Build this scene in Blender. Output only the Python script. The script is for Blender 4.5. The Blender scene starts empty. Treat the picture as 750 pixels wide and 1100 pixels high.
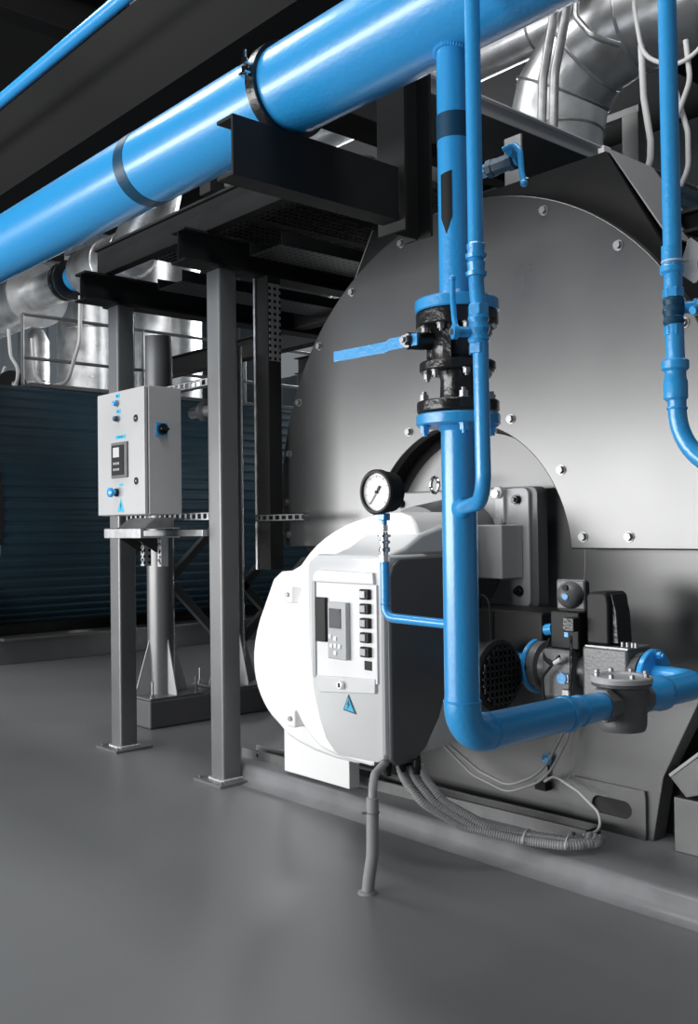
import bpy, bmesh, math, random
from mathutils import Vector, Matrix
random.seed(4)
S = bpy.context.scene
PI = math.pi
V = Vector

# ------------------------------------------------------------------ camera
yaw = math.radians(48.5); pitch = math.atan(17/1057.0); roll = math.radians(0.7)
Fw = V((-math.sin(yaw)*math.cos(pitch), math.cos(yaw)*math.cos(pitch), math.sin(pitch)))
R0 = V((math.cos(yaw), math.sin(yaw), 0)); U0 = R0.cross(Fw)
Rr = R0*math.cos(roll) - U0*math.sin(roll); Uu = R0*math.sin(roll) + U0*math.cos(roll)
cam = bpy.data.cameras.new('camera'); cam.sensor_fit = 'VERTICAL'; cam.sensor_height = 36.0
cam.lens = 36.0*1057/1100; cam.clip_start = 0.05; cam.clip_end = 200
co = bpy.data.objects.new('camera', cam); S.collection.objects.link(co)
co.matrix_world = Matrix(((Rr.x, Uu.x, -Fw.x, 0), (Rr.y, Uu.y, -Fw.y, 0), (Rr.z, Uu.z, -Fw.z, 1.2), (0, 0, 0, 1)))
S.camera = co

# ------------------------------------------------------------------ world, lights, exposure
w = bpy.data.worlds.new('world'); S.world = w; w.use_nodes = True
w.node_tree.nodes['Background'].inputs[0].default_value = (0.9, 0.95, 1, 1)
w.node_tree.nodes['Background'].inputs[1].default_value = 0.2
S.view_settings.view_transform = 'Standard'; S.view_settings.look = 'None'
S.view_settings.gamma = 1; S.view_settings.use_curve_mapping = False
S.view_settings.exposure = 0.0

def area(name, loc, tgt, sx, sy, power, col=(1, 1, 1)):
    l = bpy.data.lights.new(name, 'AREA'); l.shape = 'RECTANGLE'; l.size = sx; l.size_y = sy
    l.energy = power; l.color = col
    o = bpy.data.objects.new(name, l); S.collection.objects.link(o); o.location = loc
    o.rotation_euler = (V(tgt)-V(loc)).to_track_quat('-Z', 'Y').to_euler()
    return o
# daylight through the tall windows of the wall behind the camera
area('window_daylight', (-8.6, -6.8, 1.4), (-8.6, 3, 1.4), 13.4, 2.0, 1300, (1, 1, 1))
# daylight through the roof skylight strip
area('skylight_daylight', (-3.0, -3.0, 6.3), (-3.0, -3.0, 0), 7.0, 1.6, 60, (1, 1, 1))
area('rear_skylight_daylight', (-4.0, 1.2, 6.35), (-4.0, 2.6, 0), 9.0, 1.4, 330, (1, 1, 1))  # unseen fill lamp added to brighten the insulated ducts, not a skylight
# clerestory window band on the far side of the hall
area('clerestory_daylight', (-10.5, 11.5, 4.9), (-8, 3, 4.0), 7.0, 1.6, 520, (0.95, 0.98, 1))

# ------------------------------------------------------------------ materials
def mat(name, col, rough=0.5, metal=0.0, bump=0.0, bscale=40, var=0.0, vscale=6, coat=0.0, spec=0.5, emit=None, crough=0.06, cior=1.5):
    m = bpy.data.materials.new(name); m.use_nodes = True
    nt = m.node_tree; b = nt.nodes['Principled BSDF']
    b.inputs['Base Color'].default_value = (*col, 1)
    b.inputs['Roughness'].default_value = rough; b.inputs['Metallic'].default_value = metal
    b.inputs['Coat Weight'].default_value = coat; b.inputs['Specular IOR Level'].default_value = spec
    b.inputs['Coat Roughness'].default_value = crough; b.inputs['Coat IOR'].default_value = cior
    if emit: b.inputs['Emission Color'].default_value = (*emit[0], 1); b.inputs['Emission Strength'].default_value = emit[1]
    tc = nt.nodes.new('ShaderNodeTexCoord')
    if var > 0:
        n = nt.nodes.new('ShaderNodeTexNoise'); n.inputs['Scale'].default_value = vscale; n.inputs['Detail'].default_value = 5
        nt.links.new(tc.outputs['Object'], n.inputs['Vector'])
        mr = nt.nodes.new('ShaderNodeMapRange'); mr.inputs[1].default_value = 0.3; mr.inputs[2].default_value = 0.7
        mr.inputs[3].default_value = 1-var; mr.inputs[4].default_value = 1+var
        nt.links.new(n.outputs['Fac'], mr.inputs[0])
        mx = nt.nodes.new('ShaderNodeVectorMath'); mx.operation = 'SCALE'; mx.inputs[0].default_value = col
        nt.links.new(mr.outputs[0], mx.inputs['Scale']); nt.links.new(mx.outputs[0], b.inputs['Base Color'])
        mr2 = nt.nodes.new('ShaderNodeMapRange'); mr2.inputs[1].default_value = 0.3; mr2.inputs[2].default_value = 0.7
        mr2.inputs[3].default_value = max(0.03, rough*(1-var)); mr2.inputs[4].default_value = min(1, rough*(1+var))
        nt.links.new(n.outputs['Fac'], mr2.inputs[0]); nt.links.new(mr2.outputs[0], b.inputs['Roughness'])
    if bump > 0:
        n2 = nt.nodes.new('ShaderNodeTexNoise'); n2.inputs['Scale'].default_value = bscale; n2.inputs['Detail'].default_value = 3
        nt.links.new(tc.outputs['Object'], n2.inputs['Vector'])
        bp = nt.nodes.new('ShaderNodeBump'); bp.inputs['Strength'].default_value = bump; bp.inputs['Distance'].default_value = 0.01
        nt.links.new(n2.outputs['Fac'], bp.inputs['Height']); nt.links.new(bp.outputs[0], b.inputs['Normal'])
    return m

BLUE = (0.032, 0.365, 0.80)
M = dict(
    blue=mat('blue_gas_paint', BLUE, 0.33, bump=0.12, bscale=90, coat=0.7, crough=0.2),
    blue_band=mat('navy_band', (0.006, 0.06, 0.12), 0.4),
    blue_lbl=mat('blue_label', (0.03, 0.5, 0.75), 0.5),
    dark=mat('dark_steel_paint', (0.020, 0.020, 0.0205), 0.6, var=0.15, bump=0.05, spec=0.2),
    ceil=mat('dark_roof_sheet', (0.010, 0.010, 0.0102), 0.85, spec=0.08),
    column=mat('grey_steel_paint', (0.115, 0.118, 0.121), 0.36, var=0.10, vscale=4, bump=0.03, spec=1.0, coat=0.5, crough=0.35),
    cast=mat('black_cast_iron', (0.012, 0.012, 0.013), 0.28, bump=0.25, bscale=60, coat=0.1),
    plastic=mat('black_plastic', (0.011, 0.011, 0.0115), 0.45, spec=0.25),
    rubber=mat('rubber', (0.02, 0.02, 0.02), 0.7),
    white=mat('white_burner_paint', (0.92, 0.92, 0.92), 0.35),
    grey_hood=mat('light_grey_hood_plastic', (0.66, 0.67, 0.68), 0.3, coat=0.2),
    side_hood=mat('dark_grey_hood_plastic', (0.11, 0.112, 0.116), 0.38),
    panel=mat('white_panel', (0.85, 0.85, 0.86), 0.45),
    lcd=mat('display_glass', (0.02, 0.025, 0.03), 0.12),
    lcd_lit=mat('pale_display', (0.6, 0.62, 0.62), 0.3),
    ctl=mat('controller_grey', (0.45, 0.46, 0.47), 0.4),
    cover=mat('satin_grey_boiler_front', (0.046, 0.047, 0.048), 0.30, metal=0.0, var=0.10, vscale=2.2, spec=0.85, coat=0.8, crough=0.28),
    door=mat('grey_boiler_door', (0.085, 0.086, 0.087), 0.38, metal=0.0, spec=0.9, coat=0.5, crough=0.3, var=0.06, vscale=3),
    body=mat('grey_boiler_base_paint', (0.07, 0.071, 0.073), 0.36, metal=0.0, spec=0.9, coat=0.6, crough=0.3, var=0.12, vscale=4),
    clad=mat('blue_corrugated_cladding', (0.014, 0.042, 0.062), 0.45, metal=0.0, var=0.1, vscale=2),
    galv=mat('galvanised_steel', (0.48, 0.485, 0.49), 0.38, metal=0.8, var=0.15, vscale=25),
    alu=mat('aluminium_jacketing', (0.86, 0.865, 0.87), 0.34, metal=0.9, var=0.2, vscale=5, bump=0.12, bscale=7),
    zinc=mat('zinc_bolt', (0.33, 0.33, 0.335), 0.42, metal=0.8),
    chrome=mat('chrome', (0.8, 0.8, 0.8), 0.12, metal=1.0),
    cab=mat('brushed_cabinet_steel', (0.50, 0.505, 0.51), 0.4, metal=0.1, spec=0.4, var=0.05, vscale=3),
    conduit=mat('grey_flexible_conduit', (0.3, 0.3, 0.3), 0.5),
    wire=mat('white_sheathed_cable', (0.6, 0.6, 0.6), 0.45),
    castgrey=mat('grey_cast_aluminium', (0.15, 0.152, 0.155), 0.40, metal=0.3, bump=0.1, bscale=120, var=0.08),
    dial=mat('gauge_dial', (0.88, 0.88, 0.87), 0.4),
    tag=mat('white_card', (0.85, 0.85, 0.85), 0.5),
    concrete=mat('grey_painted_concrete', (0.22, 0.226, 0.233), 0.36, var=0.12, vscale=7, bump=0.2, bscale=9),
    ally=mat('painted_pedestal', (0.11, 0.11, 0.114), 0.4, bump=0.1, bscale=20),
    wallm=mat('blue_grey_wall_panel', (0.085, 0.105, 0.12), 0.6, var=0.1, vscale=1),
    duct2=mat('matt_grey_duct', (0.3, 0.3, 0.3), 0.5, metal=0.3),
    brace=mat('dark_grey_paint', (0.07, 0.071, 0.073), 0.45),
    boxgrey=mat('pale_grey_enamel', (0.42, 0.425, 0.43), 0.4),
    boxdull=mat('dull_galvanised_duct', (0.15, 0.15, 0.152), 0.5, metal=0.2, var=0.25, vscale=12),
    strip=mat('pale_trim_sheet', (0.30, 0.30, 0.305), 0.5),
    grate=mat('grating', (0.06, 0.06, 0.062), 0.45, metal=0.5),
)
# epoxy floor
fm = mat('grey_epoxy_floor', (0.178, 0.182, 0.185), 0.38, var=0.06, vscale=1.0, bump=0.02, bscale=3)
M['floor'] = fm
# perforated steel: round holes by a procedural pattern are real holes in the meshes where near; far trays use this
def perforated(name, col, s, hole=(0.004, 0.004, 0.004)):
    m = bpy.data.materials.new(name); m.use_nodes = True; nt = m.node_tree; b = nt.nodes['Principled BSDF']
    tc = nt.nodes.new('ShaderNodeTexCoord'); vo = nt.nodes.new('ShaderNodeTexVoronoi'); vo.inputs['Scale'].default_value = s
    vo.inputs['Randomness'].default_value = 0.0
    nt.links.new(tc.outputs['Object'], vo.inputs['Vector'])
    cr = nt.nodes.new('ShaderNodeMath'); cr.operation = 'LESS_THAN'; cr.inputs[1].default_value = 0.27
    nt.links.new(vo.outputs['Distance'], cr.inputs[0])
    mx = nt.nodes.new('ShaderNodeMix'); mx.data_type = 'RGBA'; mx.inputs[6].default_value = (*col, 1); mx.inputs[7].default_value = (*hole, 1)
    nt.links.new(cr.outputs[0], mx.inputs[0]); nt.links.new(mx.outputs[2], b.inputs['Base Color'])
    b.inputs['Roughness'].default_value = 0.4; b.inputs['Metallic'].default_value = 0.6
    return m
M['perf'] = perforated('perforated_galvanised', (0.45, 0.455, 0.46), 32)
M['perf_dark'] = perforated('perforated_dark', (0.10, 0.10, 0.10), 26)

# ------------------------------------------------------------------ mesh builder
def wpos(o):
    p = V(o.location)
    while o.parent: o = o.parent; p += V(o.location)
    return p
class MB:
    def __init__(s): s.v = []; s.f = []
    def add(s, vs, fs):
        k = len(s.v); s.v += [V(x) for x in vs]; s.f += [tuple(i+k for i in f) for f in fs]; return s
    def box(s, a, b):
        (x0, y0, z0), (x1, y1, z1) = [tuple(min(p, q) for p, q in zip(a, b)), tuple(max(p, q) for p, q in zip(a, b))]
        return s.add([(x0,y0,z0),(x1,y0,z0),(x1,y1,z0),(x0,y1,z0),(x0,y0,z1),(x1,y0,z1),(x1,y1,z1),(x0,y1,z1)],
                     [(0,3,2,1),(4,5,6,7),(0,1,5,4),(1,2,6,5),(2,3,7,6),(3,0,4,7)])
    def cbox(s, c, d, ax=None, up=None):
        """box at centre c, size d, along frame (ax, side, up)"""
        ax = V(ax or (1,0,0)).normalized(); up = V(up or (0,0,1)); si = up.cross(ax).normalized(); up = ax.cross(si)
        vs = []
        for sz in (-.5, .5):
            for sx, sy in ((-.5,-.5),(.5,-.5),(.5,.5),(-.5,.5)):
                vs.append(V(c)+ax*d[0]*sx+si*d[1]*sy+up*d[2]*sz)
        return s.add(vs, [(0,3,2,1),(4,5,6,7),(0,1,5,4),(1,2,6,5),(2,3,7,6),(3,0,4,7)])
    def lathe(s, p0, ax, prof, n=32, cap=True, phase=0.0):
        """prof: list of (t along axis, radius)"""
        ax = V(ax).normalized(); a = ax.orthogonal().normalized(); b = ax.cross(a)
        if abs(ax.z) > .99: a = V((1,0,0)); b = ax.cross(a)
        vs = []; fs = []
        for t, r in prof:
            for i in range(n):
                g = 2*PI*i/n+phase; vs.append(V(p0)+ax*t+(a*math.cos(g)+b*math.sin(g))*r)
        for j in range(len(prof)-1):
            for i in range(n):
                k = (i+1) % n; fs.append((j*n+i, j*n+k, (j+1)*n+k, (j+1)*n+i))
        if cap: fs.append(tuple(range(n-1, -1, -1))); fs.append(tuple((len(prof)-1)*n+i for i in range(n)))
        return s.add(vs, fs)
    def cyl(s, p0, p1, r, n=28, r2=None, phase=0.0):
        d = V(p1)-V(p0); return s.lathe(p0, d, [(0, r), (d.length, r if r2 is None else r2)], n, True, phase)
    def tube(s, pts, r, bend=0.0, n=16, seg=8, cap=True, ribs=None):
        P = [V(p) for p in pts]; path = [P[0]]
        for i in range(1, len(P)-1):
            a, b, c = P[i-1], P[i], P[i+1]; u = (a-b).normalized(); w_ = (c-b).normalized()
            ang = u.angle(w_); 
            if bend <= 0 or ang > PI-0.02: path.append(b); continue
            d = min(bend/math.tan(ang/2), (a-b).length*.49 if i > 1 else (a-b).length*.95, (c-b).length*.49 if i < len(P)-2 else (c-b).length*.95)
            rr = d*math.tan(ang/2); cen = b+(u+w_).normalized()*(rr/math.sin(ang/2))
            s0 = b+u*d-cen; s1 = b+w_*d-cen; q = s0.rotation_difference(s1)
            from mathutils import Quaternion
            for k in range(seg+1): path.append(cen+Quaternion().slerp(q, k/seg) @ s0)
        path.append(P[-1])
        if ribs:
            out = [path[0]]
            for i in range(len(path)-1):
                L = (path[i+1]-path[i]).length; m = max(1, int(L/ribs))
                for k in range(1, m+1): out.append(path[i].lerp(path[i+1], k/m))
            path = out
        t = (path[1]-path[0]).normalized(); a = t.orthogonal().normalized(); vs = []; fs = []
        for i, p in enumerate(path):
            if i == 0: tn = (path[1]-p)
            elif i == len(path)-1: tn = p-path[i-1]
            else: tn = (path[i+1]-p).normalized()+(p-path[i-1]).normalized()
            tn.normalize(); a = (a-tn*a.dot(tn)).normalized(); b = tn.cross(a)
            ra = r*(1.0 if not ribs or i % 2 else 0.9)
            for k in range(n):
                g = 2*PI*k/n; vs.append(p+(a*math.cos(g)+b*math.sin(g))*ra)
        for j in range(len(path)-1):
            for i in range(n):
                k = (i+1) % n; fs.append((j*n+i, j*n+k, (j+1)*n+k, (j+1)*n+i))
        if cap: fs.append(tuple(range(n-1, -1, -1))); fs.append(tuple((len(path)-1)*n+i for i in range(n)))
        return s.add(vs, fs)
    def prism(s, poly, o, u, v_, d):
        """2-D polygon extruded by vector d; o origin, u and v_ axes"""
        o, u, v_, d = V(o), V(u), V(v_), V(d); n = len(poly)
        base = [o+u*x+v_*y for x, y in poly]
        return s.add(base+[p+d for p in base], [tuple(range(n-1, -1, -1)), tuple(range(n, 2*n))]+[(i, (i+1) % n, (i+1) % n+n, i+n) for i in range(n)])
    def sphere(s, c, r, n=20, m=12, sc=(1,1,1)):
        vs = []; fs = []
        for j in range(m+1):
            t = PI*j/m
            for i in range(n):
                g = 2*PI*i/n; vs.append(V(c)+V((r*math.sin(t)*math.cos(g)*sc[0], r*math.sin(t)*math.sin(g)*sc[1], r*math.cos(t)*sc[2])))
        for j in range(m):
            for i in range(n): fs.append((j*n+i, (j+1)*n+i, (j+1)*n+(i+1) % n, j*n+(i+1) % n))
        return s.add(vs, fs)
    def torus(s, c, ax, R, r, n=40, m=10, a0=0.0, a1=2*PI):
        ax = V(ax).normalized(); a = ax.orthogonal().normalized(); b = ax.cross(a); full = a1-a0 > 2*PI-1e-3
        N = n if full else n+1; vs = []; fs = []
        for i in range(N):
            g = a0+(a1-a0)*i/n; d = a*math.cos(g)+b*math.sin(g)
            for k in range(m):
                h = 2*PI*k/m; vs.append(V(c)+d*(R+r*math.cos(h))+ax*r*math.sin(h))
        for i in range(n):
            j = (i+1) % N
            for k in range(m): fs.append((i*m+k, j*m+k, j*m+(k+1) % m, i*m+(k+1) % m))
        return s.add(vs, fs)
    def ibeam(s, p0, p1, h, b, tf=0.012, tw=0.009, up=(0,0,1)):
        p0, p1, up = V(p0), V(p1), V(up); d = p1-p0; sd = d.normalized().cross(up).normalized()
        H, B = h/2, b/2; w_ = tw/2
        poly = [(-B,-H),(B,-H),(B,-H+tf),(w_,-H+tf),(w_,H-tf),(B,H-tf),(B,H),(-B,H),(-B,H-tf),(-w_,H-tf),(-w_,-H+tf),(-B,-H+tf)]
        return s.prism(poly, p0, sd, up, d)
    def bolt(s, p, ax, r, h, stud=True):
        ax = V(ax).normalized(); s.cyl(V(p), V(p)+ax*h*.15, r*1.35, 14); s.cyl(V(p)+ax*h*.15, V(p)+ax*h, r, 6)
        if stud: s.cyl(V(p)+ax*h, V(p)+ax*(h*1.45), r*.55, 10)
        return s
    def build(s, name, m, parent=None, bevel=0.0, smooth=True, angle=32, seg=2):
        me = bpy.data.meshes.new(name); o0 = wpos(parent) if parent else V((0,0,0))
        org = V((0,0,0))
        if parent is None:
            xs = [v.x for v in s.v]; ys = [v.y for v in s.v]; zs = [v.z for v in s.v]
            org = V(((min(xs)+max(xs))/2, (min(ys)+max(ys))/2, min(zs)))
        me.from_pydata([tuple(v-o0-org) for v in s.v], [], s.f)
        bm = bmesh.new(); bm.from_mesh(me); bmesh.ops.recalc_face_normals(bm, faces=bm.faces); bm.to_mesh(me); bm.free()
        me.materials.append(M[m] if isinstance(m, str) else m)
        if smooth:
            me.polygons.foreach_set('use_smooth', [True]*len(me.polygons)); me.set_sharp_from_angle(angle=math.radians(angle))
        o = bpy.data.objects.new(name, me); S.collection.objects.link(o); o.location = org
        if parent: o.parent = parent
        if bevel > 0:
            b = o.modifiers.new('bevel', 'BEVEL'); b.width = bevel; b.segments = seg; b.limit_method = 'ANGLE'; b.angle_limit = math.radians(40)
            b.harden_normals = True
        return o
def thing(name, label, cat, loc, group=None):
    o = bpy.data.objects.new(name, None); S.collection.objects.link(o); o.location = loc; o.empty_display_size = 0.1
    o['label'] = label; o['category'] = cat
    if group: o['group'] = group
    return o
def tag(o, label, cat, group=None):
    o['label'] = label; o['category'] = cat
    if group: o['group'] = group
    return o
def struct(o): o['kind'] = 'structure'; return o
def ss(p): return V(p)

# ================================================================== SETTING
struct(MB().box((-16, -7.2, -0.15), (7, 12.2, 0)).build('floor', 'floor'))
struct(MB().box((-16, -7.2, 6.5), (7, 12.2, 6.6)).build('ceiling', 'ceil'))
# far wall and left wall of ribbed panels
def ribbed(a, b, nrm, step=0.5):
    m = MB(); a = V(a); b = V(b); d = V((b.x-a.x, b.y-a.y, 0)); L = d.length; d.normalize(); n = V(nrm)
    poly = [(0, -.12)]; t = 0
    while t < L-step: poly += [(t, 0), (t+step*.55, 0), (t+step*.62, .03), (t+step*.93, .03)]; t += step
    poly += [(L, 0), (L, -.12)]
    return m.prism(poly, a, d, n, (0, 0, b.z-a.z))
struct(ribbed((-16, 12, 0), (7, 12, 4.2), (0, -1, 0)).build('wall_back', 'wallm'))
struct(MB().box((-16, 11.9, 5.6), (7, 12.1, 6.5)).build('wall_back_upper', 'wallm'))
struct(ribbed((-16, -7, 0), (-16, 12, 6.5), (1, 0, 0)).build('wall_left', 'wallm'))
wf = MB()
wf.box((-16, -7.1, 0), (7, -6.95, 0.4)); wf.box((-16, -7.1, 2.4), (7, -6.95, 6.5))
for xa, xb in ((-16, -15.35), (-10.9, -10.8), (-6.4, -6.3), (-1.85, 7)): wf.box((xa, -7.1, .4), (xb, -6.95, 2.4))
struct(wf.build('wall_front', 'wallm'))

# low concrete plinth under the front boiler, with a sloped cove
pl = MB()
pl.prism([(2.685, 0), (2.715, .008), (2.733, .028), (2.74, .058), (2.752, .071), (2.77, .075), (9.0, .075), (9.0, 0)], (-4.02, 0, 0), (0,1,0), (0,0,1), (5.2, 0, 0))
struct(pl.build('trim_1', 'concrete', angle=50))

# ================================================================== BOILERS
def arc(cx, cz, r, a0, a1, n): return [(cx+r*math.cos(math.radians(a0+(a1-a0)*i/n)), cz+r*math.sin(math.radians(a0+(a1-a0)*i/n))) for i in range(n+1)]
def clad_profile(cx, r=1.17):
    pts = [];  # ribbed outline of the jacket, from lower right over the top to lower left
    base = arc(cx, 1.33, r, -58, 33, 36)
    right = base + [(cx+.63, 2.575)]
    full = right + [(2*cx-x, z) for x, z in reversed(right)]
    # resample and corrugate
    seg = []; 
    for i in range(len(full)-1):
        a, b = V((*full[i], 0)), V((*full[i+1], 0)); L = (b-a).length; m = max(1, int(L/0.012))
        for k in range(m): seg.append(a.lerp(b, k/m))
    seg.append(V((*full[-1], 0)))
    out = []; dist = 0
    for i, p in enumerate(seg):
        if i: dist += (p-seg[i-1]).length
        q = seg[min(i+1, len(seg)-1)]-seg[max(i-1, 0)]; n = V((q.y, -q.x, 0)).normalized()
        ph = (dist % 0.105)/0.105; off = 0.0 if ph < .55 else (-0.012 if ph < .92 else -0.006)
        p2 = p+n*off; out.append((p2.x, p2.y))
    return out
def boiler(label, cx, yf, y1, near):
    t = thing('boiler', label, 'boiler', (cx, yf, 0.075 if near else 0))
    z0 = 0.075 if near else 0.0
    m = MB(); m.prism(clad_profile(cx), (0, yf+(.42 if near else .16), 0), (1,0,0), (0,0,1), (0, y1-yf-(.42 if near else .16), 0)); m.build('cladding', 'clad', t, angle=20)
    # plain casing ring behind the front cover
    r = arc(cx, 1.33, 1.175, -12, 33, 30)+[(cx+.635, 2.585)]
    m = MB(); m.prism(r+[(2*cx-x, z) for x, z in reversed(r)], (0, yf+.11, 0), (1,0,0), (0,0,1), (0, .31 if near else .06, 0)); m.build('casing', M['dark'], t)
    for sgn in ((1, -1) if near else ()):   # pale cover strip along the chamfer
        m = MB(); a = V((cx+sgn*.64, yf+.115, 2.59)); b = V((cx+sgn*.875, yf+.115, 2.215)); n = V((sgn*.843, 0, .54))
        m.add([a, b, b+V((0,.30,0)), a+V((0,.30,0)), a+n*.006, b+n*.006, b+V((0,.30,0))+n*.006, a+V((0,.30,0))+n*.006], [(0,1,2,3),(4,7,6,5),(0,4,5,1),(1,5,6,2),(2,6,7,3),(3,7,4,0)])
        m.build('casing_strip', 'strip', t)
    # saddle base: front plate, side rails
    zt = 1.35
    m = MB(); hw = .79
    poly = [(cx-hw, z0), (cx+hw, z0), (cx+hw+.045, .31), (cx+hw+.20, .62), (cx+1.06, zt-.25), (cx+1.1, zt), (cx-1.1, zt), (cx-1.06, zt-.25), (cx-hw-.20, .62), (cx-hw-.045, .31)]
    m.prism(poly, (0, yf+.10, 0), (1,0,0), (0,0,1), (0, .08, 0)); m.build('base_plate', 'door' if near else 'body', t, bevel=.004)
    for sgn in (1, -1):
        m = MB(); x0 = cx+sgn*(hw-.03)
        m.box((x0, yf+.22, z0), (x0+sgn*.12, y1, z0+.22)); m.build('base_rail', 'body', t, bevel=.006)
        m = MB(); m.box((x0-sgn*.04, yf+.24, z0+.22), (x0+sgn*.22, y1, z0+.245)); m.build('rail_flange', 'cover' if near else 'body', t, bevel=.003)
    return t
b1 = boiler('big grey boiler with bolted arched front cover, right of the steel columns', -2.71, 3.02, 8.5, True)
b2 = boiler('blue corrugated boiler lying in the dark behind the columns', -9.62, 3.27, 9.5, False)
for bt, cx, yf in ((b1, -2.71, 3.0), (b2, -9.62, 3.25)):
    # arched front cover (thick plate) with a round cut-out
    zc, R, ri, zi = 1.33, 1.19, .545, 1.075
    zb = 1.112
    a_out = math.degrees(math.asin((zb-zc)/R)); ao = arc(cx, zc, R, a_out, 180-a_out, 72)
    a_in = math.degrees(math.asin((zb-zi)/ri)); ai = arc(cx, zi, ri, 180-a_in, a_in, 48)
    m = MB(); poly = ao+ai
    # build as quads between outer and inner arcs for clean shading
    N = 72; A = arc(cx, zc, R, a_out, 180-a_out, N); B = arc(cx, zi, ri, a_in, 180-a_in, N)
    vs = []; fs = []
    for y in (yf, yf+.045):
        vs += [(x, y, z) for x, z in A]+[(x, y, z) for x, z in B]
    K = 2*(N+1)
    for i in range(N):
        fs += [(i, i+1, N+1+i+1, N+1+i), (K+i, K+N+1+i, K+N+1+i+1, K+i+1), (i, K+i, K+i+1, i+1), (N+1+i, N+1+i+1, K+N+1+i+1, K+N+1+i)]
    fs += [(0, N+1, K+N+1, K), (N, K+N, K+2*N+1, 2*N+1)]
    m.add(vs, fs); cov = m.build('front_cover', 'cover', bt, bevel=.006)
    # dark rim filling the gap behind the cover, its tone painting the shadow crescent
    m = MB(); A = arc(cx, zc, R-.03, a_out, 180-a_out, N); B = arc(cx, zi, ri+.012, a_in, 180-a_in, N); vs = []
    for y in (yf+.045, yf+.12): vs += [(x, y, z) for x, z in A]+[(x, y, z) for x, z in B]
    m.add(vs, fs); m.build('cover_filler', 'dark', bt)
    # collar round the burner opening
    m = MB(); 
    for (r0, r1, y0, y1) in ((ri-.005, ri-.05, yf-.0, yf+.06),):
        pr = []
        m.lathe((cx, y0, zi), (0,1,0), [(0, r0), (.0, r1), (y1-y0, r1), (y1-y0, r0)], 64, False)
    # bolts round the edge
    def ob(ang, r=R-.045): return (cx+r*math.cos(math.radians(ang)), yf, zc+r*math.sin(math.radians(ang)))
    angs = [-7, 10, 28, 48, 67, 86, 106, 124, 140, 155, 168, 180, 188]
    pts = [ob(a) for a in angs]
    pts += [(cx+.60, yf, zb+.045), (cx+.79, yf, zb+.045), (cx-.60, yf, zb+.045)]
    for a in (33, 63, 90, 118, 147): pts.append((cx+(ri+.06)*math.cos(math.radians(a)), yf, zi+(ri+.06)*math.sin(math.radians(a))))
    for p in pts: MB().bolt(p, (0,-1,0), .0145, .016, False).build('bolt', 'zinc', bt)
# burner door inside the arch, hinge brackets and lower front body of the near boiler
m = MB(); m.prism(arc(-2.70, 1.075, .515, 0, 360, 96)[:-1], (0, 3.1192, 0), (1,0,0), (0,0,1), (0, .06, 0)); 
m.build('burner_door', 'door', b1, bevel=.004)
m = MB(); m.box((-3.995, 3.0, 1.17), (-3.93, 3.06, 1.33)); m.build('hinge', 'galv', b1, bevel=.004)
# foot plate with an oval slot at the right of the base, angle bracket
hx, hz = -2.07, .165
def oval_plate(x0, x1, z0, z1, y, th, ox, oz, ow, oh):
    m = MB(); n = 48; vs = []; fs = []
    for yy in (y, y+th):
        for k in range(n):
            g = 2*PI*k/n; c, s_ = math.cos(g), math.sin(g)
            ex = (ow-oh)*(1 if c > 0 else -1)*(1 if abs(c) > 1e-6 else 0)
            vs.append((ox+ex+oh*c, yy, oz+oh*s_))
        for k in range(n):
            g = 2*PI*k/n; c, s_ = math.cos(g), math.sin(g); q = max(abs(c)/((x1-x0)/2), abs(s_)/((z1-z0)/2))
            vs.append(((x0+x1)/2+c/q, yy, (z0+z1)/2+s_/q))
    K = 2*n
    for i in range(n):
        j = (i+1) % n
        fs += [(i, j, n+j, n+i), (K+i, K+n+i, K+n+j, K+j), (i, K+i, K+j, j), (n+i, n+j, K+n+j, K+n+i)]
    return m.add(vs, fs)
oval_plate(-2.25, -1.94, .075, .25, 3.105, .015, -2.08, .168, .085, .032).build('foot_plate', 'door', b1)
m = MB(); m.box((-2.17, 3.1185, .13), (-1.99, 3.1198, .21)); m.build('slot_recess', 'rubber', b1)  # dark sheet painting in the shade inside the oval slot
m = MB(); m.box((-1.815, 3.08, .075), (-1.55, 3.6, .262)); m.build('corner_block', 'door', b1, bevel=.004)
m = MB(); m.prism([(0,0), (.26, .22), (.26, .235), (-.008, .010)], (-1.826, 3.08, .325), (1,0,0), (0,0,1), (0, .5, 0)); m.add([], []); m.build('sloped_flange', 'boxgrey', b1, bevel=.003)
m = MB(); m.prism([(-.01,0), (.05,-.06), (.30,.03), (.26,.22)], (-1.82, 3.085, .325), (1,0,0), (0,0,1), (0, .3, 0)); m.build('flange_web', 'door', b1, bevel=.003)

# ================================================================== BURNER
bx = -2.65
bn = thing('burner', 'white boxy burner with control panel hung on the grey boiler front', 'burner', (bx, 2.6, .38))
# scroll-shaped fan casing
vol = [(-3.302,1.02),(-3.371,.90),(-3.431,.80),(-3.466,.69),(-3.468,.607),(-3.449,.533),(-3.41,.47),(-3.358,.418),(-3.288,.38),(-3.213,.335),(-3.0,.30),(-2.75,.3),(-2.5,.4),(-2.44,.6),(-2.44,1.05),(-2.46,1.2),(-2.52,1.255),(-2.66,1.255),(-2.82,1.225),(-2.95,1.18),(-3.06,1.12),(-3.16,1.03)]
def smooth_poly(p, it=2):
    for _ in range(it):
        q = []
        for i in range(len(p)):
            a, b = p[i], p[(i+1) % len(p)]
            q += [(a[0]*.75+b[0]*.25, a[1]*.75+b[1]*.25), (a[0]*.25+b[0]*.75, a[1]*.25+b[1]*.75)]
        p = q
    return p
m = MB(); m.prism(smooth_poly(vol, 1), (0, 2.5, 0), (1,0,0), (0,0,1), (0, .28, 0)); m.build('fan_casing', 'white', bn, bevel=.02, seg=3)
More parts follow.
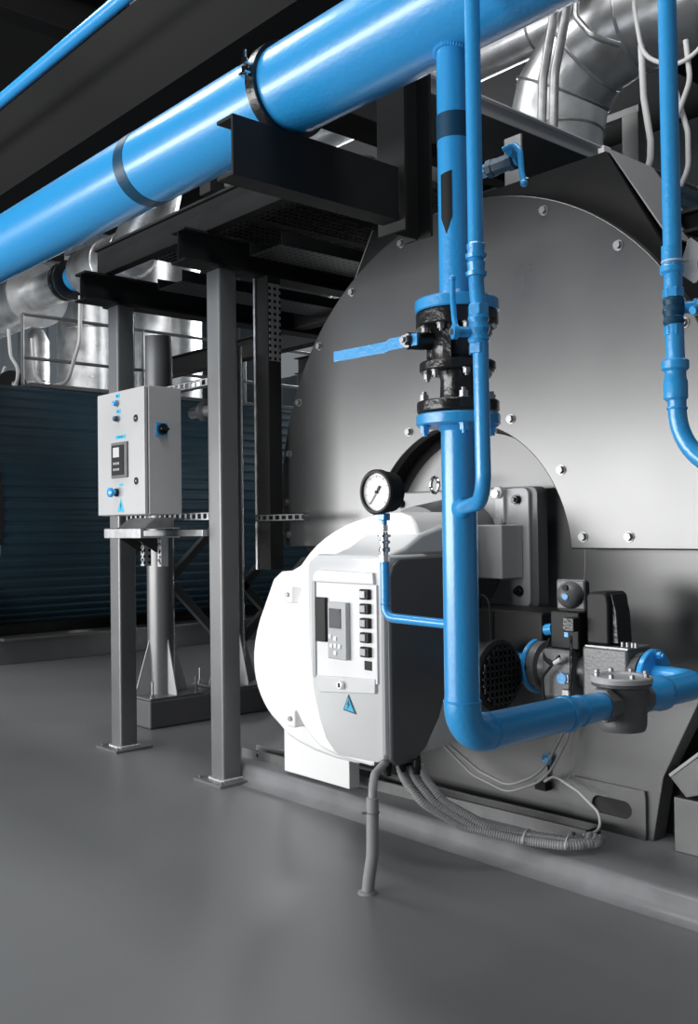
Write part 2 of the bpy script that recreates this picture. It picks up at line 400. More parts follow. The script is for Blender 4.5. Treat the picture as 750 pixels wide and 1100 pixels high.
vol2 = [(-3.00,1.045),(-3.045,.93),(-3.108,.81),(-3.13,.70),(-3.115,.56),(-3.06,.46),(-2.98,.385),(-2.88,.34),(-2.5,.33),(-2.46,.6),(-2.46,1.0),(-2.5,1.12),(-2.8,1.13)]
m = MB(); m.prism(smooth_poly(vol2), (0, 2.42, 0), (1,0,0), (0,0,1), (0, .10, 0)); m.build('casing_front', 'white', bn, bevel=.015, seg=3)
m = MB()
for p in ((-3.13, .935), (-3.12, .44)):
    MB().cbox((p[0], 2.47, p[1]), (.055, .07, .07)).build('casing_lug', 'white', bn, bevel=.008); MB().cyl((p[0], 2.435, p[1]), (p[0], 2.427, p[1]), .010, 12).build('lug_screw', 'zinc', bn)
# flame tube collar between casing and mounting plate
m = MB(); m.lathe((-2.71, 2.74, 1.08), (0,1,0), [(0, .20), (.24, .24)], 48); m.build('flame_tube_collar', 'side_hood', bn)
# hood: light front shell and dark side insert
def hood_outline(k=0.0):
    return [(-2.79+k,1.105-k),(-2.43-k,1.105-k),(-2.43-k,.415+k),(-2.47-k,.392+k),(-2.68+k,.385+k),(-2.715+k,.40+k),(-2.745+k,.425+k),(-2.785+k,.505),(-2.82+k,.61),(-2.842+k,.80),(-2.845+k,1.03),(-2.835+k,1.08-k)]
m = MB(); n = len(hood_outline())
prof = [(2.30, .012), (2.306, .004), (2.32, 0), (2.52, 0.0)]
vs = []; fs = []
for y, k in prof: vs += [(x, y, z) for x, z in hood_outline(k)]
for j in range(len(prof)-1):
    for i in range(n): fs.append((j*n+i, j*n+(i+1) % n, (j+1)*n+(i+1) % n, (j+1)*n+i))
fs += [tuple(range(n)), tuple(range(3*n, 4*n))]
m.add(vs, fs); m.build('hood', 'grey_hood', bn, bevel=.012, seg=3)
# dark side panel: D-shaped face on the +X side, curving away at the bottom rear
side = [(2.318,.41),(2.318,1.03),(2.335,1.07),(2.37,1.095),(2.66,1.10),(2.66,.86),(2.62,.66),(2.56,.52),(2.49,.425),(2.43,.385),(2.345,.385)]
m = MB(); m.prism(side, (-2.47, 0, 0), (0,1,0), (0,0,1), (.052, 0, 0)); m.build('side_panel', 'side_hood', bn, bevel=.012, seg=3)
# top shell rising to the rear
m = MB(); m.prism([(2.33,1.10),(2.66,1.10),(2.66,1.20),(2.62,1.205),(2.50,1.175),(2.42,1.13)], (-2.74, 0, 0), (0,1,0), (0,0,1), (.30, 0, 0)); m.build('top_fairing', 'grey_hood', bn, bevel=.02, seg=3)
# control recess
m = MB(); m.prism([(-2.795,1.02),(-2.785,1.04),(-2.76,1.05),(-2.47,1.045),(-2.465,1.004),(-2.79,1.004)], (0, 2.288, 0), (1,0,0), (0,0,1), (0, .02, 0)); m.build('panel_lid', 'grey_hood', bn, bevel=.004)
m = MB(); m.box((-2.797, 2.286, .655), (-2.778, 2.303, 1.004)); m.build('panel_side_lip', 'ctl', bn, bevel=.003)
m = MB(); m.box((-2.778, 2.292, .665), (-2.455, 2.303, 1.004)); m.build('control_panel', 'panel', bn, bevel=.002)
m = MB(); m.prism([(-2.792,.665),(-2.463,.683),(-2.465,.632),(-2.755,.605),(-2.78,.62)], (0, 2.288, 0), (1,0,0), (0,0,1), (0, .02, 0)); m.build('panel_latch_plate', 'grey_hood', bn, bevel=.004)
m = MB(); m.box((-2.77, 2.278, .79), (-2.712, 2.293, .95)); m.build('black_module', 'plastic', bn, bevel=.003)
ct = MB().box((-2.692, 2.272, .735), (-2.592, 2.293, .938)).build('controller', 'ctl', bn, bevel=.004)
MB().box((-2.680, 2.269, .845), (-2.618, 2.273, .915)).build('display', 'lcd', ct)
for (kx, kz) in ((-2.677, .815), (-2.649, .808), (-2.649, .783), (-2.671, .782), (-2.627, .782), (-2.649, .758)):
    MB().box((kx-.008, 2.268, kz-.008), (kx+.008, 2.273, kz+.008)).build('key', 'panel', ct, bevel=.002)
for i in range(5):
    z = .988-.0495*i
    k = MB().box((-2.527, 2.276, z-.036), (-2.481, 2.293, z)).build('switch_button', 'plastic', bn, bevel=.004)
    MB().box((-2.523, 2.272, z-.030), (-2.495, 2.277, z-.006)).build('button_cap', 'lcd_lit' if i == 0 else 'ctl', k, bevel=.002)
MB().box((-2.518, 2.289, .709), (-2.481, 2.293, .741)).build('blanking_cap', 'plastic', bn, bevel=.002)
MB().cyl((-2.634, 2.289, .645), (-2.634, 2.272, .645), .015, 24).build('key_lock', 'chrome', bn, bevel=.002)
MB().box((-2.638, 2.270, .638), (-2.630, 2.273, .652)).build('key_slot', 'plastic', bn)
wt = MB().prism([(-2.640, .555), (-2.572, .548), (-2.612, .612)], (0, 2.2965, 0), (1,0,0), (0,0,1), (0, .004, 0)).build('warning_triangle_border', 'blue_band', bn)
MB().prism([(-2.633, .560), (-2.581, .554), (-2.612, .603)], (0, 2.2955, 0), (1,0,0), (0,0,1), (0, .002, 0)).build('warning_triangle', 'blue_lbl', wt)
MB().prism([(-2.608, .594), (-2.620, .577), (-2.613, .576), (-2.617, .561), (-2.600, .580), (-2.607, .580)], (0, 2.2945, 0), (1,0,0), (0,0,1), (0, .002, 0)).build('lightning_mark', 'blue_band', wt)
# white shroud plate at the foot of the burner
MB().box((-3.60, 2.77, .09), (-3.15, 2.83, .45)).build('foot_shroud', 'white', bn, bevel=.004)
# square mounting plate with rounded corners and bolts
def rrect(x0, x1, z0, z1, r, n=6):
    p = []
    for cx_, cz_, a in ((x1-r, z0+r, -90), (x1-r, z1-r, 0), (x0+r, z1-r, 90), (x0+r, z0+r, 180)): p += arc(cx_, cz_, r, a, a+90, n)
    return p
m = MB(); m.prism(rrect(-3.115, -2.315, .88, 1.35, .03), (0, 3.0, 0), (1,0,0), (0,0,1), (0, .062, 0)); m.build('mounting_plate_edge', 'side_hood', bn, bevel=.003)
m = MB(); m.prism(rrect(-3.11, -2.345, .885, 1.345, .03), (0, 2.985, 0), (1,0,0), (0,0,1), (0, .016, 0)); mp = m.build('mounting_plate', 'boxgrey', bn, bevel=.004)
for p in ((-2.40, 1.30), (-2.395, .95), (-3.03, 1.30), (-3.03, .95)): MB().bolt((p[0], 2.985, p[1]), (0,-1,0), .016, .02).build('plate_bolt', 'cast', bn)
m = MB(); m.cbox((-2.475, 2.978, 1.27), (.045, .02, .12)); m.cyl((-2.475, 2.978, 1.33), (-2.475, 2.955, 1.33), .024, 20); m.cyl((-2.475, 2.978, 1.22), (-2.475, 2.955, 1.22), .02, 20); m.build('hinge_bracket', 'cab', bn, bevel=.004)
MB().cyl((-2.475, 2.955, 1.325), (-2.475, 2.94, 1.325), .014, 16).build('hinge_pin', 'chrome', bn)
for z in (1.17, 1.10): MB().torus((-2.58, 2.975, z), (0,1,0), .028, .006, 24, 8).build('lifting_ring', 'zinc', bn)
MB().torus((-2.78, 2.93, 1.37), (0.3,1,0), .032, .007, 24, 8).build('lifting_eye', 'chrome', bn)
# ================================================================== electrical box on the burner plate
eb = thing('junction_box', 'pale grey junction box on the burner mounting plate, right of the riser', 'junction box', (-2.43, 2.94, .99))
MB().box((-2.515, 2.86, 1.0), (-2.375, 2.985, 1.205)).build('box_body', 'boxgrey', eb, bevel=.006)
for z in (1.195, 1.015): m = MB(); m.cyl((-2.50, 2.84, z), (-2.50, 2.80, z), .013, 12); m.sphere((-2.50, 2.80, z), .014, 12, 8); m.build('cable_gland', 'plastic', eb)
m = MB(); m.tube([(-2.50, 2.80, 1.195), (-2.47, 2.775, 1.18), (-2.44, 2.76, 1.08), (-2.44, 2.76, .98), (-2.52, 2.80, .90), (-2.60, 2.82, .88)], .0045, .03, 8); m.build('looped_wire', 'plastic', eb)

# ================================================================== FAN MOTOR + air damper housing
fmo = thing('fan_motor', 'black fan motor with round grilled end, behind the blue riser elbow', 'motor', (-2.2, 2.55, .58))
m = MB(); m.cyl((-2.26, 2.55, .70), (-2.155, 2.55, .70), .108, 48); m.build('motor_body', 'cast', fmo, bevel=.006)
m = MB(); m.lathe((-2.155, 2.55, .70), (1,0,0), [(0, .12), (.02, .12), (.028, .108), (.028, .0)], 48, True)
m.build('end_cover', 'plastic', fmo)
m = MB()
for k in range(-4, 5):
    h = math.sqrt(max(.0, .1**2-(k*.022)**2)); m.box((-2.127, 2.55+k*.022-.003, .70-h), (-2.119, 2.55+k*.022+.003, .70+h)); m.box((-2.127, 2.55-h, .70+k*.022-.003), (-2.119, 2.55+h, .70+k*.022+.003))
m.build('grille', 'cast', fmo)
ah = thing('air_damper', 'black box-shaped air damper housing under the burner mounting plate', 'damper', (-2.3, 2.8, .8))
m = MB(); m.box((-2.52, 2.74, .76), (-2.10, 2.95, .90)); m.build('damper_box', 'plastic', ah, bevel=.01)
MB().cyl((-2.10, 2.76, .84), (-2.07, 2.76, .845), .02, 20).build('blue_cap', 'blue', ah)['label'] = 'round blue cap'
m = MB(); m.tube([(-2.40, 2.76, .90), (-2.36, 2.72, .96), (-2.32, 2.72, .93), (-2.32, 2.74, .6), (-2.33, 2.74, .45)], .004, .03, 8); m.build('thin_cable', 'plastic', ah)

# ================================================================== GAS PIPES
def flange(m, c, ax, r, t, rb=None): m.lathe(V(c)-V(ax)*t/2, ax, [(0, r-.003), (.003, r), (t-.003, r), (t, r-.003)], 44)
def ring_pts(c, ax, R, n, ph=0.0):
    ax = V(ax).normalized(); a = V((1,0,0)) if abs(ax.z) > .9 else ax.orthogonal().normalized(); b = ax.cross(a)
    return [V(c)+(a*math.cos(2*PI*i/n+ph)+b*math.sin(2*PI*i/n+ph))*R for i in range(n)]
RX, RY = -1.526, 1.69
UPZ = (0,0,1)
# header
hd = thing('header_pipe', 'thick blue overhead gas pipe crossing the top of the photo', 'pipe', (-3, RY, 2.3))
HR, HZ = .122, 2.42
BANDX = -2.93
MB().cyl((-13.5, RY, HZ), (2.2, RY, HZ), HR, 64).build('pipe', 'blue', hd)
for x, wd in ((BANDX, .062),):
    MB().lathe((x, RY, HZ), (1,0,0), [(0, HR), (0, HR+.0015), (wd, HR+.0015), (wd, HR)], 64, False).build('marking_band', 'blue_band', hd)['label'] = 'dark navy marking band'
# pipe clamp, on the cantilever
cl = thing('pipe_clamp', 'black steel pipe clamp gripping the thick overhead pipe', 'pipe clamp', (-2.165, RY, 2.28))
m = MB(); m.lathe((-2.165, RY, HZ), (1,0,0), [(0, HR+.001), (0, HR+.012), (.036, HR+.012), (.036, HR+.001)], 64, False); m.build('strap', 'cast', cl)
m = MB(); m.lathe((-2.161, RY, HZ), (1,0,0), [(0, HR+.0005), (-.006, HR+.004), (0, HR+.004)], 64, False); m.build('rubber_lining', 'rubber', cl)
m = MB(); 
for dz in (-.012, .012): m.cbox((-2.149, RY-HR-.018, HZ+.02+dz), (.03, .03, .005), ax=(1,0,0))
m.bolt((-2.149, RY-HR-.022, HZ+.0), (0,0,1), .009, .05); m.build('clamp_bolt', 'chrome', cl)
MB().cyl((-2.149, RY, HZ-HR-.004), (-2.149, RY, HZ-HR-.02), .012, 16).build('threaded_stud', 'zinc', cl)
# upper riser
ur = thing('upper_riser_pipe', 'upright blue pipe dropping from the overhead pipe, marked with a black arrow', 'pipe', (RX, RY, 1.62))
m = MB(); m.cyl((RX, RY, 1.72), (RX, RY, 2.33), .040, 40); m.build('pipe', 'blue', ur)
m = MB()
for k in range(40):
    g = 2*PI*k/40; y = RY+.041*math.sin(g); x = RX+.041*math.cos(g); z = HZ-math.sqrt(HR**2-(y-RY)**2); m.sphere((x, y, z-.001), .0065, 8, 5)
m.build('weld_bead', 'blue', ur)
m = MB(); m.lathe((RX, RY, 2.09), UPZ, [(0, .040), (0, .0412), (.058, .0412), (.058, .040)], 48, False); m.build('marking_band', 'blue_band', ur)['label'] = 'dark navy marking band'
# black arrow sticker wrapped on the pipe
m = MB(); vs = []; fs = []
a_c = math.atan2(-1.69, 1.526)-.55; rr = .0412
rows = [(1.99, -.34, .34), (1.875, -.34, .34), (1.862, -.34, .34), (1.84, -.02, .02)]
rows = [(2.005, -.36, .36, 0), (1.985, -.36, .36, 0), (1.905, -.36, .36, 0), (1.885, -.16, .16, 0), (1.868, -.01, .01, 0)]
ns = 8
for z, a0, a1, _ in rows:
    for k in range(ns+1):
        g = a_c+a0+(a1-a0)*k/ns; vs.append((RX+rr*math.cos(g), RY+rr*math.sin(g), z+(.006*k/ns if z == 2.005 else 0)))
for j in range(len(rows)-1):
    for k in range(ns): fs.append((j*(ns+1)+k, j*(ns+1)+k+1, (j+1)*(ns+1)+k+1, (j+1)*(ns+1)+k))
m.add(vs, fs); m.build('arrow_sticker', 'plastic', ur)['label'] = 'black arrow pointing down'
m = MB(); flange(m, (RX, RY, 1.706), UPZ, .097, .028); m.lathe((RX, RY, 1.720), UPZ, [(0, .055), (.01, .045), (.02, .040)], 40); m.build('flange', 'blue', ur)
# ball valve
bv = thing('ball_valve', 'black flanged ball valve with long blue lever in the riser', 'valve', (RX, RY, 1.55))
m = MB(); flange(m, (RX, RY, 1.674), UPZ, .095, .034); m.build('top_flange', 'cast', bv)
m = MB(); m.lathe((RX, RY, 1.565), UPZ, [(0, .05), (.02, .058), (.05, .064), (.08, .058), (.097, .05)], 40); m.build('valve_body', 'cast', bv)
m = MB()
for p in ring_pts((RX, RY, 1.61), UPZ, .066, 4, .4): MB().cbox(p, (.012, .02, .10), ax=(p-V((RX,RY,1.61)))).build('body_rib', 'cast', bv)
m = MB(); flange(m, (RX, RY, 1.566), UPZ, .088, .022); m.build('bottom_flange', 'cast', bv)
for p in ring_pts((RX, RY, 1.657), UPZ, .076, 8, .25): MB().bolt(p, (0,0,-1), .0090, .012).build('bolt', 'zinc', bv)
for p in ring_pts((RX, RY, 1.555), UPZ, .072, 6, .5): MB().bolt(p, (0,0,-1), .0085, .012).build('bolt', 'zinc', bv)
# stem towards the camera side, lever to the left
MB().cyl((RX-.03, RY-.05, 1.625), (RX-.062, RY-.10, 1.625), .02, 20).build('stem_boss', 'cast', bv)
lv = MB(); d = V((-.54,-.84,0)).normalized(); o = V((RX-.058, RY-.098, 1.625))
lv.prism([(.03,-.014),(.03,.014),(-.06,.014),(-.075,.009),(-.26,.012),(-.26,-.014),(-.075,-.017),(-.06,-.014)], (o.x, o.y, o.z), (1,.0,0), (0,0,1), (0, -.006, 0))
lev = lv.build('lever', 'blue', bv, bevel=.0015)
MB().bolt((o.x+.0, o.y-.006, o.z), (0,-1,0), .012, .014).build('lever_nut', 'zinc', lev)
# expansion joint
ej = thing('expansion_joint', 'black ribbed pipe coupling between the lever valve and lower blue flange', 'coupling', (RX, RY, 1.46))
m = MB(); m.lathe((RX, RY, 1.486), UPZ, [(0, .052), (.006, .042), (.05, .040), (.070, .046)], 40); m.build('neck', 'cast', ej)
m = MB(); flange(m, (RX, RY, 1.474), UPZ, .095, .026); m.build('flange', 'cast', ej)
for p in ring_pts((RX, RY, 1.487), UPZ, .078, 4, .9): MB().bolt(p, (0,0,1), .0100, .016).build('bolt', 'zinc', ej)
# lower riser
lr = thing('lower_riser_pipe', 'blue pipe dropping from the lowest flange, then bending right to the grey gas filter', 'pipe', (RX, RY, .7))
GZ = .718
m = MB(); m.cyl((RX, RY, .795), (RX, RY, 1.44), .0405, 40); m.build('riser', 'blue', lr)
m = MB(); flange(m, (RX, RY, 1.444), UPZ, .097, .026); m.lathe((RX, RY, 1.431), (0,0,-1), [(0, .052), (.012, .041)], 40); m.build('flange', 'blue', lr)
for p in ring_pts((RX, RY, 1.431), UPZ, .078, 4, .9): MB().bolt(p, (0,0,-1), .0105, .016).build('bolt', 'blue', lr)
m = MB(); m.tube([(RX, RY, .80), (RX, RY, GZ), (RX, RY+.10, GZ)], .0425, .072, 36, 12); m.torus((RX, RY, .80), UPZ, .0415, .0028, 40, 8); m.torus((RX, RY+.085, GZ), (0,1,0), .0425, .0028, 40, 8); m.build('elbow', 'blue', lr)
m = MB(); m.cyl((RX, RY+.09, GZ), (RX, RY+.395, GZ), .0435, 40); m.build('horizontal_run', 'blue', lr)
m = MB(); m.lathe((RX, RY+.375, GZ), (0,1,0), [(0, .0445), (.004, .047), (.018, .047), (.05, .038), (.065, .0375), (.068, .041), (.078, .041), (.08, .0375), (.22, .0375)], 40); m.build('reducer', 'blue', lr)
# gas filter
gf = thing('gas_filter', 'grey cast gas filter with round bolted lid in the blue pipe', 'filter', (RX, 2.33, .62))
FX, FY = RX, 2.335
m = MB(); m.lathe((FX, FY, .642), UPZ, [(0, .060), (.006, .064), (.02, .066), (.115, .067), (.122, .080), (.130, .081)], 48); m.build('filter_body', 'castgrey', gf)
m = MB(); m.lathe((FX, FY, .773), UPZ, [(0, .083), (.012, .083), (.016, .078), (.017, .055), (.012, .05), (.012, .0)], 48); m.build('lid', 'boxgrey', gf)
for p in ring_pts((FX, FY, .786), UPZ, .070, 8, .2): MB().bolt(p, UPZ, .0075, .013, False).build('lid_bolt', 'zinc', gf)
for a, b in ((-.10, -.05), (.05, .10)): MB().cyl((FX, FY+a, GZ), (FX, FY+b, GZ), .047, 8, phase=PI/8).build('port_boss', 'castgrey', gf, bevel=.003)
# U-return pipe
TY, TZ = 2.75, .71
rp = thing('return_pipe', 'blue gas pipe leaving the filter to the right and looping back to the valve', 'pipe', (RX, 2.6, .66))
m = MB(); m.tube([(RX, FY+.09, GZ), (RX, TY, GZ), (RX-.155, TY, GZ)], .042, .075, 36, 12); m.build('pipe', 'blue', rp)
m = MB(); m.lathe((RX, FY+.10, GZ), (0,1,0), [(0, .044), (.06, .044), (.075, .05), (.10, .05), (.11, .0445)], 40); m.build('collar', 'blue', rp)
m = MB(); flange(m, (RX-.155, TY, GZ), (1,0,0), .092, .02); m.build('flange', 'blue', rp)
for p in ring_pts((RX-.145, TY, GZ), (1,0,0), .073, 4, .785): MB().bolt(p, (1,0,0), .012, .018).build('bolt', 'blue', rp)
# gas valve block
gv = thing('gas_valve', 'grey and black gas valve block with actuators between the blue flanges', 'valve', (-1.93, TY, .6))
XL, XR = -2.13, RX-.165
m = MB(); m.lathe((XL+.012, TY, GZ), (1,0,0), [(0, .085), (.03, .085), (.034, .065), (.05, .06), (.30, .06), (.34, .065), (XR-XL-.034, .08), (XR-XL-.022, .084)], 40); m.build('valve_body', 'castgrey', gv)
m = MB(); m.box((-2.05, TY-.085, .625), (-1.93, TY+.06, .79)); m.build('regulator_block', 'castgrey', gv, bevel=.012)
for z in (.65, .70): MB().cbox((-1.945, TY-.09, z), (.03, .02, .03)).build('test_point', 'zinc', gv, bevel=.004)
m = MB(); m.box((-1.90, TY-.07, .64), (-1.73, TY+.07, .81)); m.build('shutoff_block', 'castgrey', gv, bevel=.012)
m = MB(); m.box((-1.89, TY-.065, .805), (-1.73, TY+.065, .813)); m.build('top_plate', 'zinc', gv, bevel=.002)
m = MB(); m.prism([(-.042,0),(.042,0),(.042,.13),(.038,.158),(.025,.168),(-.03,.168),(-.042,.155)], (-1.845, TY-.06, .815), (1,0,0), (0,0,1), (0, .12, 0)); m.build('actuator', 'plastic', gv, bevel=.012, seg=3)
m = MB(); m.prism([(0,0),(.022,.0),(.016,.10),(-.0,.158),(-.008,.158),(-.008,.0)], (-1.802, TY-.04, .82), (1,0,0), (0,0,1), (0, .08, 0)); m.build('actuator_fin', 'cast', gv, bevel=.004)
m = MB(); m.box((-2.03, TY-.06, .79), (-1.915, TY+.05, .915)); m.build('solenoid_box', 'plastic', gv, bevel=.006)
sd = V((.22, -.97, -.03)).normalized()
so = MB().cbox((-1.97, TY-.02, .968), (.02, .105, .105), ax=sd, up=UPZ).build('solenoid_plate', 'castgrey', gv, bevel=.012)
m = MB(); q = V((-1.97, TY-.02, .968))+sd*.01; m.lathe(q, sd, [(0, .045), (.01, .044), (.025, .038), (.036, .027), (.043, .013), (.045, .001)], 32); m.build('solenoid_dome', 'castgrey', so)
m = MB(); m.cyl(q+sd*.035+V((-.0,0,.028)), q+sd*.05+V((0,0,.028)), .009, 14); m.build('dome_plug', 'plastic', so)
m = MB(); m.cyl(q+sd*.042+V((-.0,0,-.002)), q+sd*.047+V((0,0,-.002)), .010, 14); m.build('dome_sticker', 'blue', so)
m = MB(); m.cbox((-1.985, TY+.02, .968), (.05, .09, .09), ax=sd); m.build('solenoid_back', 'plastic', so, bevel=.01)
m = MB(); m.box((-1.945, TY-.11, .855), (-1.90, TY-.07, .90)); m.build('pressure_switch', 'cast', gv, bevel=.004)
MB().box((-1.935, TY-.113, .838), (-1.92, TY-.109, .853)).build('blue_mark', 'blue', gv)
m = MB(); m.tube([(-1.925, TY-.09, .84), (-1.925, TY-.09, .75), (-1.925, TY-.105, .62)], .005, .01, 8); m.build('impulse_line', 'cast', gv)
m = MB(); m.tube([(-2.04, TY-.05, .82), (-2.04, TY-.09, .76), (-1.99, TY-.11, .74), (-1.95, TY-.12, .775)], .0045, .03, 8); m.tube([(-1.95, TY-.12, .775), (-2.02, TY-.12, .70), (-2.02, TY-.11, .6)], .0045, .03, 8); m.build('cable', 'plastic', gv)
MB().cyl((-1.97, TY-.12, .75), (-1.945, TY-.12, .765), .008, 10).build('cable_plug', 'wire', gv)
MB().cyl((-1.955, TY-.088, .70), (-1.955, TY-.105, .70), .018, 20).build('blue_cap', 'blue', gv)['label'] = 'round blue cap'
for i, (dx, dz) in enumerate(((-.03, .02), (.0, .02), (.03, .02), (.05, .0))): MB().cyl((-1.74+dx*.6, TY-.05, .815), (-1.74+dx*.6, TY-.05, .83), .006, 10).build('screw', 'zinc', gv)
# blue pipe from valve to burner
ip = thing('burner_inlet_pipe', 'short blue gas pipe behind the riser, flanged to the left of the gas valve', 'pipe', (-2.3, TY, .66))
MB().cyl((-2.55, TY, TZ), (-2.14, TY, TZ), .042, 36).build('pipe', 'blue', ip)
m = MB(); flange(m, (-2.128, TY, TZ+.005), (1,0,0), .094, .018); m.build('flange', 'blue', ip)
for p in ring_pts((-2.117, TY, GZ), (1,0,0), .075, 4, .785): MB().bolt(p, (1,0,0), .011, .016).build('bolt', 'cast', ip)

# bypass pipe with small ball valve, just in front of the riser
TX, TYY, tr = -1.332, 1.545, .0162
bp_ = thing('bypass_pipe', 'thin blue pipe in front of the riser, hooking into it below the flanges', 'pipe', (TX, TYY, 1.2))
m = MB(); m.tube([(TX-.012, TYY, 4.2), (TX-.008, TYY, 1.70), (TX, TYY, 1.62), (TX+.004, TYY, 1.252), (RX+.02, RY-.02, 1.240)], tr, .06, 24, 10); m.build('pipe', 'blue', bp_)
MB().lathe((RX+.052, RY-.04, 1.241), (-.8, .6, 0), [(0, tr), (.012, tr+.004), (.03, tr+.009)], 24).build('weld_bead', 'blue', bp_)
for z in (1.752, 1.715): MB().lathe((TX-.008, TYY, z), UPZ, [(0, tr), (.002, tr+.005), (.01, tr+.006), (.012, tr+.001), (.03, tr+.003), (.034, tr)], 28).build('collar', 'blue', bp_)
def small_valve(name_root, X, Y, z, label, lever_dir, mark, k=1.0):
    sv = thing('small_ball_valve', label, 'valve', (X, Y, z-.05))
    MB().lathe((X, Y, z+.028*k), UPZ, [(0, .023*k), (.022*k, .023*k)], 6, phase=.3).build('top_nut', 'blue', sv, bevel=.002)
    MB().lathe((X, Y, z-.03*k), UPZ, [(t_*k, r_*k) for t_, r_ in ((0, .019), (.008, .0225), (.018, .0195), (.03, .0235), (.042, .0195), (.052, .0225), (.06, .02))], 28).build('valve_body', mark, sv)
    MB().lathe((X, Y, z-.052*k), UPZ, [(0, .022*k), (.022*k, .022*k)], 6, phase=.3).build('bottom_nut', 'blue', sv, bevel=.002)
    return sv
sv1 = small_valve('a', TX-.004, TYY, 1.607, 'small ball valve with upright blue lever on the thin pipe before the riser', None, M['blue'])
d = V((-.5, -.866, 0))
st = V((TX-.004, TYY, 1.600))+d*.018
MB().cyl(st, st+d*.03, .011, 16).build('stem', 'blue', sv1)
m = MB(); e = st+d*.03; pu = V((.2,-.1,0)); sidev = V((-.866,.5,0))
m.tube([e, e+V((0,0,.03))+sidev*.012, e+V((0,0,.07))+sidev*.020, e+V((0,0,.115))+sidev*.020], .006, .03, 12); m.sphere(e+V((0,0,.115))+sidev*.020, .0075, 12, 8); m.cyl(e-d*.002, e+d*.008, .016, 18)
le = m.build('lever', 'blue', sv1); MB().cyl(e+d*.008, e+d*.014, .007, 6).build('lever_nut', 'zinc', le)

# right thin pipe
QX, QY = -.81, 1.40
VZ = 1.532
r2 = thing('drop_pipe', 'thin blue pipe at the right edge, curving out of the photo', 'pipe', (QX, QY, 1.28))
m = MB(); m.tube([(QX-.012, QY, 4.2), (QX, QY, 1.55), (QX+.005, QY, 1.283), (QX+.55, QY+.0, 1.255)], .0142, .10, 24, 14); m.build('pipe', 'blue', r2)
for z in (1.590,): MB().lathe((QX-.002, QY, z), UPZ, [(0, .0145), (.004, .0185), (.012, .0185), (.016, .0155), (.045, .0155)], 28).build('collar', 'blue', r2)
MB().lathe((QX+.001, QY, 1.392), UPZ, [(0, .0152), (.004, .0185), (.03, .0185), (.036, .0165), (.046, .0165), (.05, .021), (.062, .021), (.066, .015)], 28).build('coupling', 'blue', r2)
MB().torus((QX+.003, QY, 1.380), UPZ, .0142, .0022, 24, 6).build('weld_bead', 'blue', r2)
sv2 = small_valve('b', QX, QY, VZ, 'small dark blue ball valve on the thin pipe at the right edge', None, M['blue_band'], .74)
d = V((.75, .66, 0)); st = V((QX, QY, VZ+.006))
m = MB(); m.cyl(st+d*.015, st+d*.035, .010, 14); m.build('stem', 'blue', sv2)
m = MB(); m.tube([st+d*.032+V((0,0,.004)), st+d*.045+V((.01,-.01,.0)), st+d*.03+V((.015,-.03,-.012))], .0065, .02, 12); m.cyl(st+d*.03, st+d*.04, .013, 16); m.build('lever', 'blue', sv2)
# hanging tag with tie
tg = thing('tag', 'blank white card tag tied to the thin blue pipe at the right edge', 'tag', (QX+.03, QY+.03, 1.6))
uu = V((.66,.75,0)); 
def card(o, pts, th): 
    m = MB(); return m.prism(pts, o, uu, (0,0,1), V((.75,-.66,0))*th)
m = card((QX-.004, QY-.004, 1.618), [(.018,-.012),(.030,.026),(.035,.03),(.058,.012),(.060,.006),(.043,-.040),(.038,-.042),(.018,-.028)], .0012); m.build('card', 'tag', tg, bevel=.0004)
MB().cbox(V((QX-.004, QY-.004, 1.618))+uu*.0455+V((0,0,-.012))+V((.75,-.66,0))*.0012, (.0022, .001, .009), ax=uu).build('slot', 'plastic', tg)
m = MB(); m.torus((QX, QY, 1.610), (0,0,1), .0165, .0015, 28, 6); m.cyl(V((QX, QY, 1.610))+uu*.016, V((QX, QY, 1.613))+uu*.024, .0018, 8); m.build('cable_tie', 'wire', tg)

# ================================================================== PRESSURE GAUGE
pg = thing('pressure_gauge', 'round pressure gauge with white dial and black rim on a thin blue branch', 'gauge', (-1.775, RY-.01, .96))
GX, GY = -1.770, RY-.008
m = MB(); m.tube([(GX, GY, 1.115), (GX, GY, .978), (RX-.03, GY, .974)], .0115, .03, 20, 8); m.build('branch_pipe', 'blue', pg)
MB().torus((GX, GY, 1.01), UPZ, .0115, .0018, 20, 6).build('weld_bead', 'blue', pg)
m = MB(); m.lathe((GX, GY, 1.115), UPZ, [(0,.013),(.016,.013)], 6); m.lathe((GX, GY, 1.131), UPZ, [(0,.009),(.008,.009),(.009,.0135),(.018,.014),(.020,.010),(.028,.010),(.03,.0145),(.035,.0145),(.037,.010),(.044,.010),(.046,.0165),(.050,.0165),(.052,.009),(.058,.009)], 24); m.lathe((GX, GY, 1.19), UPZ, [(0,.011),(.016,.011)], 6); m.build('cock_fitting', 'chrome', pg)
m = MB(); m.lathe((GX, GY, 1.206), UPZ, [(0,.007),(.012,.007)], 16); m.cbox((GX, GY, 1.226), (.022,.022,.018)); m.build('socket', 'blue', pg, bevel=.002)
gd = V((.06, -.998, -.02)).normalized(); gc = V((GX-.002, GY, 1.288))
m = MB(); m.lathe(gc-gd*.028, gd, [(0, .045), (.004, .050), (.040, .052), (.044, .056), (.054, .056), (.058, .052), (.058, .047), (.050, .047)], 48, False); m.lathe(gc-gd*.028, gd, [(0,.001),(0,.045)], 48, False); ca = m.build('case', 'plastic', pg)
di = MB().cyl(gc+gd*.018, gc+gd*.022, .047, 48).build('dial', 'dial', pg)
gu = V((0,0,1)); gs = gu.cross(gd).normalized(); gs = -gs if gs.x < 0 else gs; gu2 = gd.cross(gs); gu2 = gu2 if gu2.z > 0 else -gu2
m = MB()
